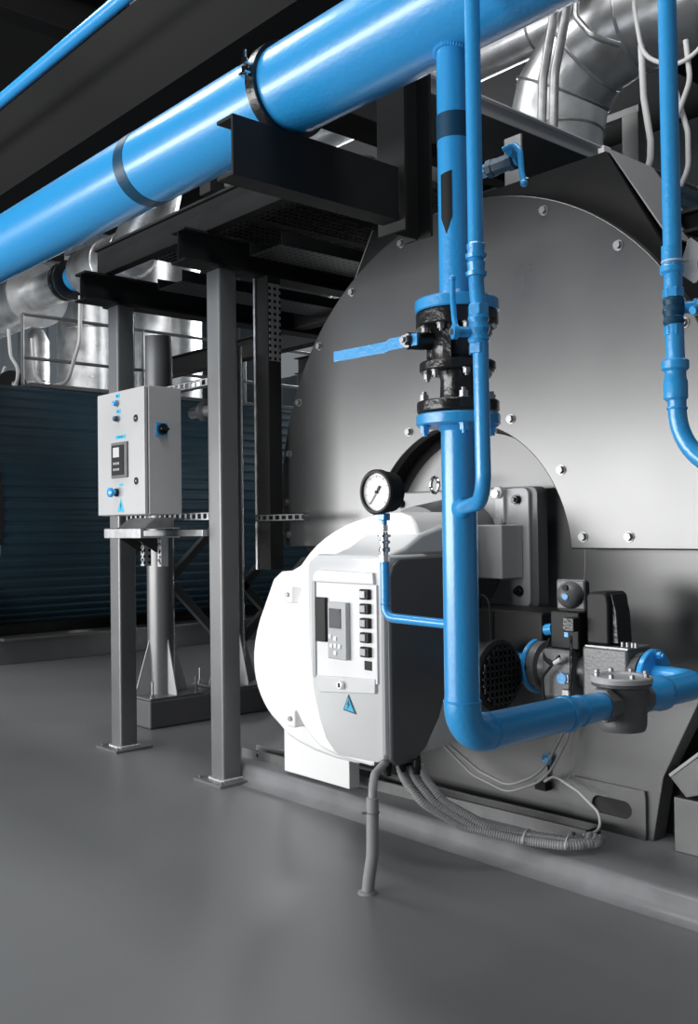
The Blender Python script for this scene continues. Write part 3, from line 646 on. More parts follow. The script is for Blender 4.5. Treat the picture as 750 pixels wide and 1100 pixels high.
for k in range(41):
    a = math.radians(225-270*k/40); L = .006 if k % 5 == 0 else .003; p = gc+gd*.0224+(gs*math.cos(a)+gu2*math.sin(a))*(.041-L/2)
    m.cbox(p, (L, .0012 if k % 5 == 0 else .0005, .0004), ax=(gs*math.cos(a)+gu2*math.sin(a)), up=gd)
m.build('dial_marks', 'plastic', di)
def text(body, o, ux, uz, size, matn, name, parent):
    c = bpy.data.curves.new(name, 'FONT'); c.body = body; c.size = size; c.align_x = 'CENTER'; c.align_y = 'CENTER'; c.extrude = .0002
    ob = bpy.data.objects.new(name, c); S.collection.objects.link(ob); bpy.context.view_layer.update()
    me = bpy.data.meshes.new_from_object(ob); bpy.data.objects.remove(ob); me.name = name
    me.materials.append(M[matn]); ux = V(ux).normalized(); uz = V(uz).normalized(); nz = ux.cross(uz)
    mt = Matrix(((ux.x, uz.x, nz.x, 0), (ux.y, uz.y, nz.y, 0), (ux.z, uz.z, nz.z, 0), (0,0,0,1)))
    me.transform(mt); o2 = bpy.data.objects.new(name, me); S.collection.objects.link(o2); o2.parent = parent; o2.location = V(o)-wpos(parent); return o2
m = MB(); a = math.radians(232); dirv = gs*math.cos(a)+gu2*math.sin(a)
m.cbox(gc+gd*.0245+dirv*.014, (.048, .0018, .0008), ax=dirv, up=gd); m.cyl(gc+gd*.0225, gc+gd*.027, .004, 16); m.cbox(gc+gd*.0245-dirv*.012, (.012, .006, .0008), ax=dirv, up=gd); m.build('needle', 'plastic', di)

# ================================================================== CANTILEVER BRACKET for the header
cb = thing('cantilever_bracket', 'dark channel beam bracket under the overhead blue pipe, welded to its hanger', 'bracket', (-2.14, 1.8, 2.1))
m = MB(); m.prism([(-2.10,2.125),(-2.10,2.285),(-2.175,2.285),(-2.175,2.275),(-2.109,2.275),(-2.109,2.136),(-2.175,2.136),(-2.175,2.125)], (0, 1.47, 0), (1,0,0), (0,0,1), (0, .605, 0)); m.build('arm', 'dark', cb, bevel=.0015)
m = MB(); m.ibeam((-2.14, 2.14, 2.095), (-2.14, 2.14, 3.6), .12, .12, .010, .008, up=(0,1,0)); m.build('hanger', 'dark', cb, bevel=.0015)

# ================================================================== STEEL FRAME
def column(x, y, ztop, label, hw=.056, hd=.052):
    t = thing('steel_column', label, 'column', (x, y, 0))
    MB().box((x-hw, y-hd, .012), (x+hw, y+hd, ztop)).build('shaft', 'column', t, bevel=.012, seg=3)
    MB().box((x-hw-.06, y-hd-.06, 0), (x+hw+.06, y+hd+.06, .014)).build('base_plate', 'column', t, bevel=.002)
    MB().box((x-hw-.02, y-hd-.02, ztop-.012), (x+hw+.02, y+hd+.02, ztop)).build('cap_plate', 'dark', t, bevel=.002)
    for sx, sy in ((-1,-1),(1,-1),(1,1)): MB().cyl((x+sx*(hw+.035), y+sy*(hd+.035), .014), (x+sx*(hw+.035), y+sy*(hd+.035), .024), .008, 6).build('anchor_nut', 'zinc', t)
    m = MB()
    for k in range(14): m.sphere((x-hw+2*hw*k/13, y-hd-.002, .016), .011, 8, 5, (1,1,.8))
    for k in range(14): m.sphere((x+hw+.002, y-hd+2*hd*k/13, .016), .011, 8, 5, (1,1,.8))
    m.build('weld_bead', 'galv', t)
column(-3.934, 2.677, 2.45, 'tall grey square column nearest the white burner')
column(-4.924, 2.677, 2.45, 'grey square column behind the control cabinet')
m = MB(); m.ibeam((-4.915, 2.43, 2.52), (-4.915, 7.2, 2.52), .155, .12); tag(m.build('cross_beam', 'dark', bevel=.001), 'dark beam resting on the column behind the control cabinet', 'beam', 'platform cross beams')
m = MB(); m.ibeam((-3.925, 2.43, 2.52), (-3.925, 7.2, 2.52), .155, .12); tag(m.build('cross_beam', 'dark', bevel=.001), 'dark beam resting on the column nearest the white burner', 'beam', 'platform cross beams')
m = MB(); m.ibeam((-5.0, 2.58, 2.68), (-3.1, 2.58, 2.68), .16, .055); tag(m.build('edge_beam', 'dark', bevel=.001), 'dark front edge beam of the overhead platform, left of the clamp bracket', 'beam')
m = MB(); m.ibeam((-5.0, 4.6, 2.68), (-3.1, 4.6, 2.68), .16, .10); tag(m.build('edge_beam', 'dark', bevel=.001), 'dark inner beam of the overhead platform behind the grating', 'beam')
# grating panels
def grating(x0, x1, y0, y1, z, label):
    m = MB(); y = y0
    while y < y1: m.box((x0, y, z), (x1, y+.004, z+.03)); y += .035
    x = x0
    while x <= x1+.001: m.box((x-.003, y0, z+.003), (x+.003, y1, z+.027)); x += .05
    m.box((x0, y0, z), (x0+.006, y1, z+.035)); m.box((x1-.006, y0, z), (x1, y1, z+.035))
    tag(m.build('floor_grating', 'grate', smooth=False), label, 'grating', 'platform gratings')
grating(-4.98, -4.05, 2.66, 4.5, 2.765, 'dark steel platform grating overhead above the control cabinet')
grating(-4.0, -3.12, 2.66, 4.5, 2.765, 'dark steel platform grating overhead right of the tall column')
# long cable trays under the platform
def tray(x0, x1, y0, y1, z, label, matn='perf_dark', h=.06, grp=None):
    t = thing('cable_tray', label, 'cable tray', ((x0+x1)/2, (y0+y1)/2, z), grp)
    MB().box((x0, y0, z), (x1, y1, z+.003)).build('tray_bottom', matn, t)
    if x1-x0 < y1-y0: a = ((x0, y0, z), (x0+.004, y1, z+h)), ((x1-.004, y0, z), (x1, y1, z+h))
    else: a = ((x0, y0, z), (x1, y0+.004, z+h)), ((x0, y1-.004, z), (x1, y1, z+h))
    for p, q in a: MB().box(p, q).build('tray_side', 'galv' if matn == 'perf' else 'dark', t, bevel=.001)
    return t
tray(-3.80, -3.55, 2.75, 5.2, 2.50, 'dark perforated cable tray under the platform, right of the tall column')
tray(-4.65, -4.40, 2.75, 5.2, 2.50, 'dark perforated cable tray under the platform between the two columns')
m = MB(); m.ibeam((-5.0, 3.9, 2.52), (-3.1, 3.9, 2.52), .12, .08); tag(m.build('joist', 'dark'), 'thin dark joist crossing under the platform gratings', 'beam')
m = MB(); m.box((-3.89, 2.53, 2.765), (-3.80, 2.61, 2.98)); tag(m.build('railing_post', 'dark', bevel=.003), 'short dark post standing on the platform edge left of the clamp bracket end', 'post')
# second-level beams further back
for i, (y, z, lab) in enumerate(((5.6, 2.95, 'dark beam high behind the platform, nearer'), (7.6, 3.2, 'dark beam high behind the platform, farther'))):
    m = MB(); m.ibeam((-9.5, y, z), (-3.2, y, z), .2, .14); tag(m.build('back_beam', 'dark'), lab, 'beam')
# round posts with gussets on painted pedestals
def round_post(x, y, ztop, zp, label, plabel):
    p = MB().box((x-.20, y-.20, 0), (x+.20, y+.33 if y < 3.4 else y+.2, zp)).build('pedestal', 'ally', bevel=.015)
    tag(p, plabel, 'pedestal')
    t = thing('round_post', label, 'post', (x, y, zp))
    MB().cyl((x, y, zp), (x, y, ztop), .085, 36).build('tube', 'column', t)
    MB().box((x-.19, y-.19, zp), (x+.19, y+.19, zp+.012)).build('foot_plate', 'column', t, bevel=.002)
    for ax in ((1,0),(-1,0),(0,1),(0,-1)):
        o = V((x+ax[0]*.083, y+ax[1]*.083, zp+.012)); s_ = V((-ax[1], ax[0], 0))*.008
        MB().prism([(0,0),(.10,0),(.10,.02),(0,.34)], o-s_/2, (ax[0],ax[1],0), (0,0,1), s_).build('gusset', 'cab', t)
    for sx, sy in ((1,-1),(-1,-1),(1,1)):
        m = MB(); m.cyl((x+sx*.155, y+sy*.155, zp+.012), (x+sx*.155, y+sy*.155, zp+.11), .007, 8); m.bolt((x+sx*.155, y+sy*.155, zp+.012), UPZ, .014, .018, False); m.build('anchor_bolt', 'zinc', t)
round_post(-5.44, 3.22, 2.42, .17, 'round grey post standing behind the control cabinet', 'low grey pedestal under the round post behind the cabinet')
round_post(-5.44, 3.76, 2.42, .17, 'round grey post half hidden behind the tall square column', 'low grey pedestal behind the tall square column')
def brace(a, b, label):
    a = V(a); b = V(b); d = b-a; m = MB(); m.cbox((a+b)/2, (d.length, .05, .05), ax=d, up=(0,0,1)); tag(m.build('diagonal_brace', 'brace', bevel=.003), label, 'brace', 'diagonal braces')
X5 = -5.44
brace((X5, 3.30, .90), (X5, 3.68, 1.26), 'diagonal brace rising from the round post towards the tall column')
brace((X5, 3.30, .86), (X5, 3.68, .46), 'diagonal brace falling from the round post towards the tall column')
brace((X5, 3.84, .80), (X5, 4.40, 1.35), 'diagonal brace rising right of the tall column')
brace((X5, 3.84, .84), (X5, 4.40, .28), 'diagonal brace falling right of the tall column')
brace((X5, 3.84, .46), (X5, 4.40, .98), 'lowest diagonal brace, beside the white burner casing')
# perforated upright and rails
up = thing('perforated_upright', 'slim dark upright with perforated face between tall column and boiler', 'post', (-3.86, 2.92, 1.0))
MB().box((-3.93, 2.88, 1.0), (-3.835, 2.96, 2.44)).build('channel', 'dark', up, bevel=.003)
MB().box((-3.944, 2.872, 1.0), (-3.930, 2.885, 2.44)).build('bright_edge', 'galv', up)['label'] = 'bright bare steel edge'
MB().box((-3.833, 2.885, 2.02), (-3.830, 2.955, 2.40)).build('perforated_plate', 'perf', up)
def slotted(x0, x1, y, z, label, wd=.041, matn='galv'):
    m = MB(); t = .003; n = int((x1-x0)/.05); m.box((x0, y, z), (x1, y+.003, z+.008)); m.box((x0, y, z+wd-.008), (x1, y+.003, z+wd))
    x = x0
    for k in range(n+1): m.box((x0+k*.05-.008 if k else x0, y, z+.008), (min(x1, x0+k*.05+.010), y+.003, z+wd-.008))
    m.box((x0, y, z+wd-.003), (x1, y+.035, z+wd)); m.box((x0, y, z), (x1, y+.035, z+.003)); 
    tag(m.build('slotted_rail', matn, smooth=False), label, 'rail', 'slotted mounting rails')
slotted(-4.84, -3.99, 2.655, 1.90, 'slotted steel rail behind the top of the control cabinet')
slotted(-4.84, -3.99, 2.655, 1.245, 'slotted steel rail under the control cabinet')
slotted(-3.875, -3.50, 2.82, 1.235, 'slotted steel rail right of the tall column', .035, 'brace')
# pipe fitting in the dark above rail
fx = thing('pipe_fitting', 'small shiny pipe union on the rail left of the tall column', 'fitting', (-4.2, 2.75, 1.75))
m = MB(); m.cyl((-4.30, 2.74, 1.795), (-4.05, 2.74, 1.795), .028, 20); m.build('tube', 'alu', fx)
m = MB(); m.lathe((-4.20, 2.74, 1.795), (1,0,0), [(0,.03),(.005,.05),(.03,.05),(.035,.03)], 24); m.build('union_nut', 'zinc', fx)
m = MB(); m.tube([(-4.08, 2.72, 1.94), (-4.08, 2.72, 2.04), (-4.05, 2.72, 2.04), (-4.05, 2.72, 1.94)], .012, .02, 10); m.build('hook', 'zinc', fx)

# ================================================================== CONTROL CABINET
cx0, cx1, cy0, cy1, cz0, cz1 = -4.69, -4.205, 2.41, 2.615, 1.276, 1.903
cc = thing('control_cabinet', 'brushed steel control cabinet with blue buttons hung between the two columns', 'cabinet', ((cx0+cx1)/2, cy1, cz0))
MB().box((cx0, cy0+.022, cz0), (cx1, cy1, cz1)).build('body', 'cab', cc, bevel=.004)
dr = MB().box((cx0, cy0, cz0+.002), (cx1-.006, cy0+.018, cz1-.002)).build('door', 'cab', cc, bevel=.004)
MB().box((cx0+.01, cy0+.017, cz0+.01), (cx1-.012, cy0+.023, cz1-.01)).build('door_gasket', 'rubber', cc)
def cpos(u, v_): return (cx0+u*(cx1-cx0), cz1-v_*(cz1-cz0))
for u, v_, nm in ((.44,.10,0), (.455,.225,1)):
    x, z = cpos(u, v_)
    b_ = MB().cyl((x, cy0, z), (x, cy0-.008, z), .017, 20).build('button_bezel', 'zinc', dr)
    MB().lathe((x, cy0-.008, z), (0,-1,0), [(0,.014),(.012,.014),(.018,.01),(.02,.0)], 20).build('button_cap', 'blue' if nm == 0 else 'blue_band', b_)
    MB().box((x-.016, cy0-.0015, z+.028), (x+.026, cy0, z+.047)).build('button_label', 'blue_lbl', dr)
    m = MB(); 
    for k in range(3): m.box((x-.006+k*.007, cy0-.0022, z+.034), (x-.002+k*.007, cy0-.0012, z+.041))
    m.build('label_print', 'blue_band', dr)
x, z = cpos(.50, .372); MB().box((x-.048, cy0-.0015, z-.009), (x+.052, cy0, z+.009)).build('button_label', 'blue_lbl', dr)
m = MB(); 
for k in range(6): m.box((x-.026+k*.010, cy0-.0022, z-.0035), (x-.020+k*.010, cy0-.0012, z+.0035))
m.build('label_print', 'blue_band', dr)
x0, z0_ = cpos(.33, .415); x1, z1_ = cpos(.66, .70)
cf = MB().box((x0, cy0-.010, z1_), (x1, cy0, z0_)).build('controller_frame', 'castgrey', dr, bevel=.003)
MB().box((x0+.014, cy0-.013, z1_+.014), (x1-.026, cy0-.009, z0_-.014)).build('keypad', 'plastic', cf)
MB().box((x0+.030, cy0-.0145, z0_-.075), (x0+.092, cy0-.0125, z0_-.026)).build('display', 'lcd_lit', cf)
for a in range(3):
    for b_ in range(2): MB().box((x0+.032+a*.022, cy0-.0142, z0_-.112-b_*.03), (x0+.046+a*.022, cy0-.0125, z0_-.100-b_*.03)).build('key', 'ctl', cf)
x, z = cpos(.42, .815)
es = MB().cyl((x, cy0, z), (x, cy0-.012, z), .020, 20).build('stop_button_base', 'plastic', dr)
MB().lathe((x, cy0-.012, z), (0,-1,0), [(0,.014),(.014,.014),(.018,.024),(.032,.024),(.038,.014),(.039,0)], 24).build('stop_button', 'blue', es)
x, z = cpos(.50, .755); MB().box((x-.016, cy0-.0015, z-.006), (x+.022, cy0, z+.006)).build('button_label', 'blue_lbl', dr)
x, z = cpos(.50, .92)
tr_ = MB().prism([(x-.034, z-.032), (x+.034, z-.032), (x, z+.036)], (0, cy0-.0015, 0), (1,0,0), (0,0,1), (0, .0015, 0)).build('warning_triangle', 'blue_lbl', dr)
MB().prism([(x+.002, z+.018), (x-.008, z-.004), (x-.001, z-.004), (x-.005, z-.022), (x+.009, z+.0), (x+.003, z+.0)], (0, cy0-.0024, 0), (1,0,0), (0,0,1), (0, .0009, 0)).build('lightning_mark', 'blue_band', tr_)
for v_ in (.245, .735):
    x, z = cpos(.825, v_); l_ = MB().lathe((x, cy0, z), (0,-1,0), [(0,.018),(.004,.018),(.005,.012),(.001,.01)], 20).build('lock', 'plastic', dr); MB().cyl((x, cy0, z), (x, cy0-.005, z), .006, 12).build('lock_pin', 'zinc', l_)
sw = MB().box((cx1, cy0+.058, cz0+.385), (cx1+.006, cy0+.125, cz0+.450)).build('main_switch_plate', 'blue', cc, bevel=.003)
MB().cyl((cx1+.006, cy0+.0915, cz0+.4175), (cx1+.022, cy0+.0915, cz0+.4175), .027, 24).build('main_switch_ring', 'plastic', sw, bevel=.002)
MB().cbox((cx1+.03, cy0+.0915, cz0+.4175), (.02, .045, .014), ax=(1,0,0)).build('main_switch_handle', 'cast', sw, bevel=.003)
# support bracket frame below
sf = thing('cabinet_support', 'galvanised bracket frame carrying the control cabinet', 'bracket', ((cx0+cx1)/2, 2.55, 1.13))
MB().box((cx0+.12, 2.38, 1.165), (cx1-.0, 2.40, 1.212)).box((cx0+.12, 2.38, 1.162), (cx1-.0, 2.60, 1.168)).box((cx0+.12, 2.38, 1.206), (cx1-.0, 2.60, 1.212)).build('front_channel', 'galv', sf, bevel=.002)
m = MB(); m.prism([(2.43,1.21),(2.60,1.21),(2.60,1.262),(2.50,1.262)], (cx0+.16, 0, 0), (0,1,0), (0,0,1), (.27, 0, 0)); m.build('wedge_plate', 'galv', sf, bevel=.002)
for x in (cx0+.24, cx1-.08):
    MB().box((x, 2.52, 1.02), (x+.035, 2.56, 1.162)).build('drop_strut', 'perf', sf)
    m = MB(); m.prism([(2.40,1.162),(2.56,1.162),(2.56,1.06)], (x-.004, 0, 0), (0,1,0), (0,0,1), (.004, 0, 0)); m.build('gusset', 'dark', sf)
    for z in (1.05, 1.09, 1.13): MB().bolt((x+.018, 2.52, z), (0,-1,0), .007, .008, False).build('bolt', 'chrome', sf)
m = MB(); m.box((cx0+.10, 2.60, 1.168), (-4.0, 2.64, 1.2)); m.build('rear_channel', 'galv', sf, bevel=.002)

# ================================================================== FLOOR CABLE TRAY and conduits
ct_ = thing('floor_cable_duct', 'long galvanised cable duct lying on the plinth under the burner', 'cable duct', (-3, 2.86, .09))
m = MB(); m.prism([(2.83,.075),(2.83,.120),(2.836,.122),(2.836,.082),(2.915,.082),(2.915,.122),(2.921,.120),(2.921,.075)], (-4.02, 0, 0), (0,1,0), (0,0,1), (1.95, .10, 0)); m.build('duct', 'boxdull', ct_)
MB().prism([(2.843,.117),(2.843,.121),(2.912,.121),(2.912,.117)], (-2.95, .055, 0), (0,1,0), (0,0,1), (.88, .045, 0)).build('duct_lid', 'body', ct_)
for x, y in ((-2.12, 2.93), (-3.9, 2.838), (-2.9, 2.889)): MB().bolt((x, y, .100), (0,-1,0), .007, .005, False).build('screw', 'plastic', ct_)
# short floor conduit, comes up from the floor
fc = thing('floor_conduit', 'short grey conduit rising from the floor in front of the burner', 'conduit', (-2.40, 2.19, 0))
m = MB(); m.tube([(-2.408, 2.19, -.02), (-2.398, 2.19, .05), (-2.380, 2.19, .13), (-2.376, 2.19, .318)], .0205, .2, 24, 8); m.build('rigid_tube', 'conduit', fc)
MB().lathe((-2.406, 2.19, 0), UPZ, [(0,.034),(.004,.032),(.010,.022)], 24).build('floor_collar', 'concrete', fc)
m = MB(); m.torus((-2.377, 2.19, .27), UPZ, .0215, .0025, 24, 6); m.cbox((-2.39, 2.168, .27), (.02, .012, .008), ax=(-.5,-.8,0)); m.build('tube_clamp', 'zinc', fc)
m = MB(); m.tube([(-2.376, 2.19, .29), (-2.376, 2.19, .345), (-2.43, 2.25, .372), (-2.455, 2.33, .40)], .0145, .04, 14, 8); m.build('flexible_sleeve', 'conduit', fc)
# glands under burner
gl = [(-2.50, 2.335, .385), (-2.455, 2.335, .38), (-2.46, 2.41, .38), (-2.45, 2.44, .38), (-2.45, 2.47, .38), (-2.40, 2.42, .38)]
for p in gl[:]:
    m = MB(); m.lathe((p[0], p[1], p[2]), (0,0,-1), [(-.02,.014),(.0,.016),(.012,.016),(.018,.013),(.03,.013)], 12); m.build('cable_gland', 'plastic', bn)
# flexible ribbed conduits lying on the plinth edge
for i, (off, zz, lab) in enumerate(((0, 0, 'front flexible grey conduit sweeping from the burner along the plinth'), (.035, .004, 'middle flexible grey conduit sweeping from the burner along the plinth'), (.07, .0, 'rear flexible grey conduit sweeping from the burner along the plinth'))):
    x0_ = -2.47+.02*i; y0_ = 2.41+.03*i
    m = MB(); m.tube([(x0_, y0_, .37), (x0_+.01, y0_+.0, .33), (x0_+.06, y0_+.05, .24), (-2.33+.03*i, 2.57+off*.9, .155), (-2.19, 2.70+off, .112+zz), (-2.05, 2.77+off*.9, .108+zz), (-1.99+.02*i, 2.83+off*.5, .112), (-2.03+.02*i, 2.90, .118)], .0168, .12, 14, 8, ribs=.004)
    tag(m.build('flexible_conduit', 'conduit'), lab, 'conduit', 'ribbed conduits on the plinth')
for p, lab in (((-2.18, 2.735, .118), 'left'), ((-2.05, 2.80, .116), 'right')):
    m = MB(); m.torus((p[0], p[1]+.0, p[2]), (1,.45,0), .052, .003, 28, 6)
    for v in m.v: v.z = p[2]+(v.z-p[2])*.42
    tag(m.build('cable_tie', 'wire'), '%s white cable tie around the bundle of grey conduits' % lab, 'cable tie')
# thin cables at the right
m = MB(); m.tube([(-2.95, 3.05, .34), (-2.62, 3.0, .22), (-2.45, 2.97, .20), (-2.30, 2.98, .27), (-2.25, 3.05, .42), (-2.25, 3.1, .55)], .006, .15, 10); tag(m.build('hanging_cable', 'conduit'), 'looped grey cable hanging below the blue pipe against the boiler', 'cable')
m = MB(); m.tube([(-2.97, 3.05, .34), (-2.66, 3.0, .20), (-2.45, 2.965, .175), (-2.28, 2.98, .25), (-2.23, 3.05, .40), (-2.23, 3.1, .55)], .005, .15, 10); tag(m.build('hanging_cable', 'conduit'), 'lower of two looped grey cables under the blue pipe', 'cable')
m = MB(); m.tube([(-2.37, 3.09, .21), (-2.30, 3.06, .25), (-2.17, 3.03, .22), (-2.06, 3.0, .17), (-2.03, 2.96, .12), (-2.06, 2.90, .115)], .005, .08, 10); tag(m.build('sensor_cable', 'wire'), 'thin pale cable arching from the boiler base to the cable duct', 'cable')
dv = thing('drain_knob', 'tiny blue round knob low on the boiler front', 'knob', (-2.38, 3.12, .18))
m = MB(); m.torus((-2.365, 3.10, .295), (0,1,0), .016, .006, 20, 8); m.cyl((-2.365,3.12,.295), (-2.365,3.095,.295), .008, 12); m.build('knob', 'blue', dv)
m = MB(); m.cyl((-2.365, 3.11, .28), (-2.365, 3.11, .19), .005, 8); m.cbox((-2.385, 3.10, .19), (.05,.04,.03)); m.build('stem', 'dark', dv)

# ================================================================== TOP RIGHT: trays, duct elbow, conduits
TZ2 = 2.945
tt = thing('cable_tray', 'wide cable tray with bright edge running over the boiler top', 'cable tray', (-2.6, 3.8, 2.9))
MB().box((-2.62, 2.4, 2.885), (-2.614, 3.88, 2.945)).build('tray_side', 'boxgrey', tt, bevel=.001)
MB().box((-2.62, 2.4, 2.94), (-2.592, 3.88, 2.946)).build('tray_lip', 'panel', tt)
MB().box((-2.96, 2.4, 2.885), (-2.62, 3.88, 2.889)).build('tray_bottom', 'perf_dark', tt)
MB().box((-2.96, 2.4, 2.885), (-2.954, 3.88, 2.945)).build('tray_side', 'galv', tt, bevel=.001)
MB().box((-2.63, 3.9, 2.87), (-2.595, 3.96, 2.96)).build('tray_end_cap', 'panel', tt, bevel=.006)
m = MB(); m.box((-2.61, 3.97, 2.885), (-2.605, 6.6, 2.935)); m.box((-2.61, 3.97, 2.935), (-2.58, 6.6, 2.94)); m.box((-2.7, 3.97, 2.88), (-2.58, 6.6, 2.884)); tag(m.build('cable_channel', 'galv'), 'narrow bright cable channel going back from the tray end', 'cable channel')
for sx in (-2.9, -2.66):
    for y in (2.9, 3.9): pass
def insulated(name, pts, r, bend, label, seams=True, seg=4, matn='alu', cuts=()):
    t = thing(name, label, 'duct', pts[0])
    m = MB(); m.tube(pts, r, bend, 48, seg); m.build('jacket', matn, t, angle=14)
    for c, ax in cuts:
        MB().torus(c, ax, r+.003, .009, 48, 6).build('seam_band', 'galv', t)
    return t
DY = 4.9
insulated('insulated_duct', [(-3.61, DY, 2.60), (-3.61, DY, 4.05), (1.5, DY, 4.05)], .29, .50, 'shiny insulated flue duct with segmented elbow above the boiler', seg=3,
          cuts=(((-3.61, DY, 3.55), UPZ), ((-3.61, DY, 3.25), UPZ), ((-3.36, DY, 3.983), (.866, 0, .5)), ((-3.543, DY, 3.80), (.5, 0, .866)), ((-3.0, DY, 4.05), (1,0,0)), ((-2.1, DY, 4.05), (1,0,0))))
insulated('insulated_pipe', [(-10.2, 6.0, 4.95), (-3.2, 6.0, 4.95)], .17, 0, 'long matt insulated pipe passing behind the flue elbow', matn='alu', cuts=(((-4.55, 6.0, 4.95), (1,0,0)), ((-6.5, 6.0, 4.95), (1,0,0))))
m = MB(); m.tube([(-3.4, 4.45, 2.7), (-3.35, 4.45, 3.7), (-3.15, 4.45, 4.5), (-3.1, 4.45, 6.4)], .026, .3, 16); tag(m.build('steel_conduit', 'galv'), 'left of two steel conduits climbing in front of the flue elbow', 'conduit')
m = MB(); m.tube([(-3.32, 4.45, 2.7), (-3.27, 4.45, 3.7), (-3.05, 4.45, 4.5), (-3.0, 4.45, 6.4)], .026, .3, 16); tag(m.build('steel_conduit', 'galv'), 'right of two steel conduits climbing in front of the flue elbow', 'conduit')
m = MB(); m.tube([(-3.0, 4.3, 4.2), (-3.02, 4.3, 3.86), (-2.92, 4.3, 3.72), (-2.86, 4.45, 3.70)], .016, .06, 12); tag(m.build('sensor_hose', 'galv'), 'short curled hose plugged into the flue duct', 'hose')
m = MB(); m.tube([(-2.66, 4.28, 4.2), (-2.66, 4.28, 3.75), (-2.62, 4.28, 3.5), (-2.45, 4.28, 3.38), (-2.3, 4.28, 3.42), (-2.2, 4.28, 3.6)], .011, .18, 12, 6); tag(m.build('hanging_cable', 'wire'), 'pale cable sagging across the flue duct', 'cable')
m = MB(); m.tube([(-2.70, 4.4, 3.62), (-2.69, 4.4, 3.35), (-2.655, 4.4, 3.12), (-2.66, 4.4, 2.98), (-2.78, 4.4, 2.93)], .017, .12, 12); tag(m.build('hanging_cable', 'wire'), 'pale cable dropping from the flue duct into the channel', 'cable')
m = MB(); m.tube([(-2.40, 4.3, 3.5), (-2.38, 4.3, 3.30), (-2.50, 4.3, 3.05), (-2.48, 4.3, 2.85), (-2.49, 4.3, 2.6)], .013, .15, 12); tag(m.build('hanging_cable', 'wire'), 'left pale cable twisting down behind the thin blue pipe at the right', 'cable')
m = MB(); m.tube([(-2.51, 4.34, 3.5), (-2.48, 4.34, 3.30), (-2.42, 4.34, 3.08), (-2.42, 4.34, 2.9), (-2.49, 4.34, 2.78), (-2.5, 4.34, 2.6)], .013, .15, 12); tag(m.build('hanging_cable', 'wire'), 'right pale cable twisting down behind the thin blue pipe at the right', 'cable')
vk = thing('sampling_valve', 'tiny dark valve on the underside of the shiny duct at right', 'valve', (-2.2, 4.62, 3.95))
m = MB(); m.cyl((-2.2, 4.64, 4.0), (-2.12, 4.62, 3.94), .025, 12); m.cbox((-2.12, 4.61, 3.96), (.07, .05, .05)); m.build('body', 'cast', vk)
hr = thing('handrail', 'grey handrail with square post behind the cable channel', 'railing', (-3.4, 5.5, 2.7))
m = MB(); m.box((-4.2, 5.47, 3.80), (-3.38, 5.53, 3.85)); m.build('top_rail', 'column', hr, bevel=.004)
m = MB(); m.box((-3.50, 5.46, 2.6), (-3.38, 5.54, 3.80)); m.build('rail_post', 'column', hr, bevel=.004)
# black beam running right behind boiler front cover
m = MB(); m.ibeam((-1.95, 3.33, 2.30), (1.5, 3.33, 2.30), .085, .09); tag(m.build('tie_beam', 'dark'), 'dark beam leaving the boiler casing to the right', 'beam')
m = MB(); m.tube([(-2.15, 4.7, 3.03), (0.8, 4.7, 3.03)], .018, 0, 12); tag(m.build('small_steel_pipe', 'galv'), 'thin steel pipe going out right above the corrugated cladding', 'pipe')
# upper small blue valve on boiler top with hanging lever
uv = thing('top_gas_valve', 'blue valve with drooping blue lever above the boiler cover', 'valve', (-2.05, 2.46, 2.3))
m = MB(); m.tube([(-2.25, 2.46, 6.5), (-2.25, 2.46, 2.36), (-1.95, 2.46, 2.36)], .021, .05, 20); m.build('pipe_stub', 'blue', uv)
m = MB(); m.lathe((-2.08, 2.46, 2.36), (1,0,0), [(0,.022),(.01,.030),(.03,.030),(.034,.027),(.09,.027),(.094,.031),(.115,.031),(.12,.022)], 8); m.build('valve_body', 'blue_band', uv)
m = MB(); e = V((-1.95, 2.41, 2.37)); m.cyl(e+V((0,.05,0)), e, .014, 14); m.tube([e+V((-.02,0,.012)), e+V((.02,0,.018)), e+V((.045,0,-.01)), e+V((.05,0,-.08)), e+V((.058,0,-.115))], .009, .03, 12); m.sphere(e+V((.058,0,-.115)), .012, 12, 8); m.build('lever', 'blue', uv)
mbk = thing('slotted_bracket', 'bright slotted bracket plate behind the drooping blue lever', 'bracket', (-2.62, 3.2, 2.6))
m = MB(); m.box((-2.595, 3.18, 2.59), (-2.51, 3.19, 2.80)); m.build('plate', 'perf', mbk)

# ================================================================== TOP LEFT: ceiling steel and pipes
gdm = MB().box((-14, 2.55, 3.40), (-3.0, 2.95, 3.95)); tag(gdm.build('roof_girder', 'ceil'), 'massive dark girder running above and parallel to the blue header', 'girder')
t = thing('overhead_blue_pipe', 'slim blue pipe high in the dark at upper left', 'pipe', (-5, 2.2, 3.6))
MB().cyl((-14, 2.2, 3.63), (-2.5, 2.2, 3.63), .033, 24).build('pipe', 'blue', t)
for i, x in enumerate((-8.5, -6.0, -3.6)):
    m = MB(); m.ibeam((x, -6.5, 4.6), (x, 11.5, 4.6), .3, .16); tag(m.build('roof_beam', 'ceil'), ['leftmost of the dark roof beams', 'dark roof beam over the platform', 'dark roof beam over the boiler'][i], 'beam', 'roof beams')
tray(-6.6, -2.6, 3.35, 3.65, 4.0, 'perforated cable tray in the dark at the top of the photo', 'perf_dark')
M['pane'] = mat('daylit_roof_pane', (0.4, 0.4, 0.4), 0.5, emit=((0.9, 0.95, 1.0), 0.35))  # emission stands in for lit gaps between the roof steel
for i, (xa, xb) in enumerate(((-10.15, -9.45), (-8.8, -8.0))):
    struct(MB().box((xa, 5.25, 6.47), (xb, 5.5, 6.5)).build('window_%d' % (i+1), 'pane'))
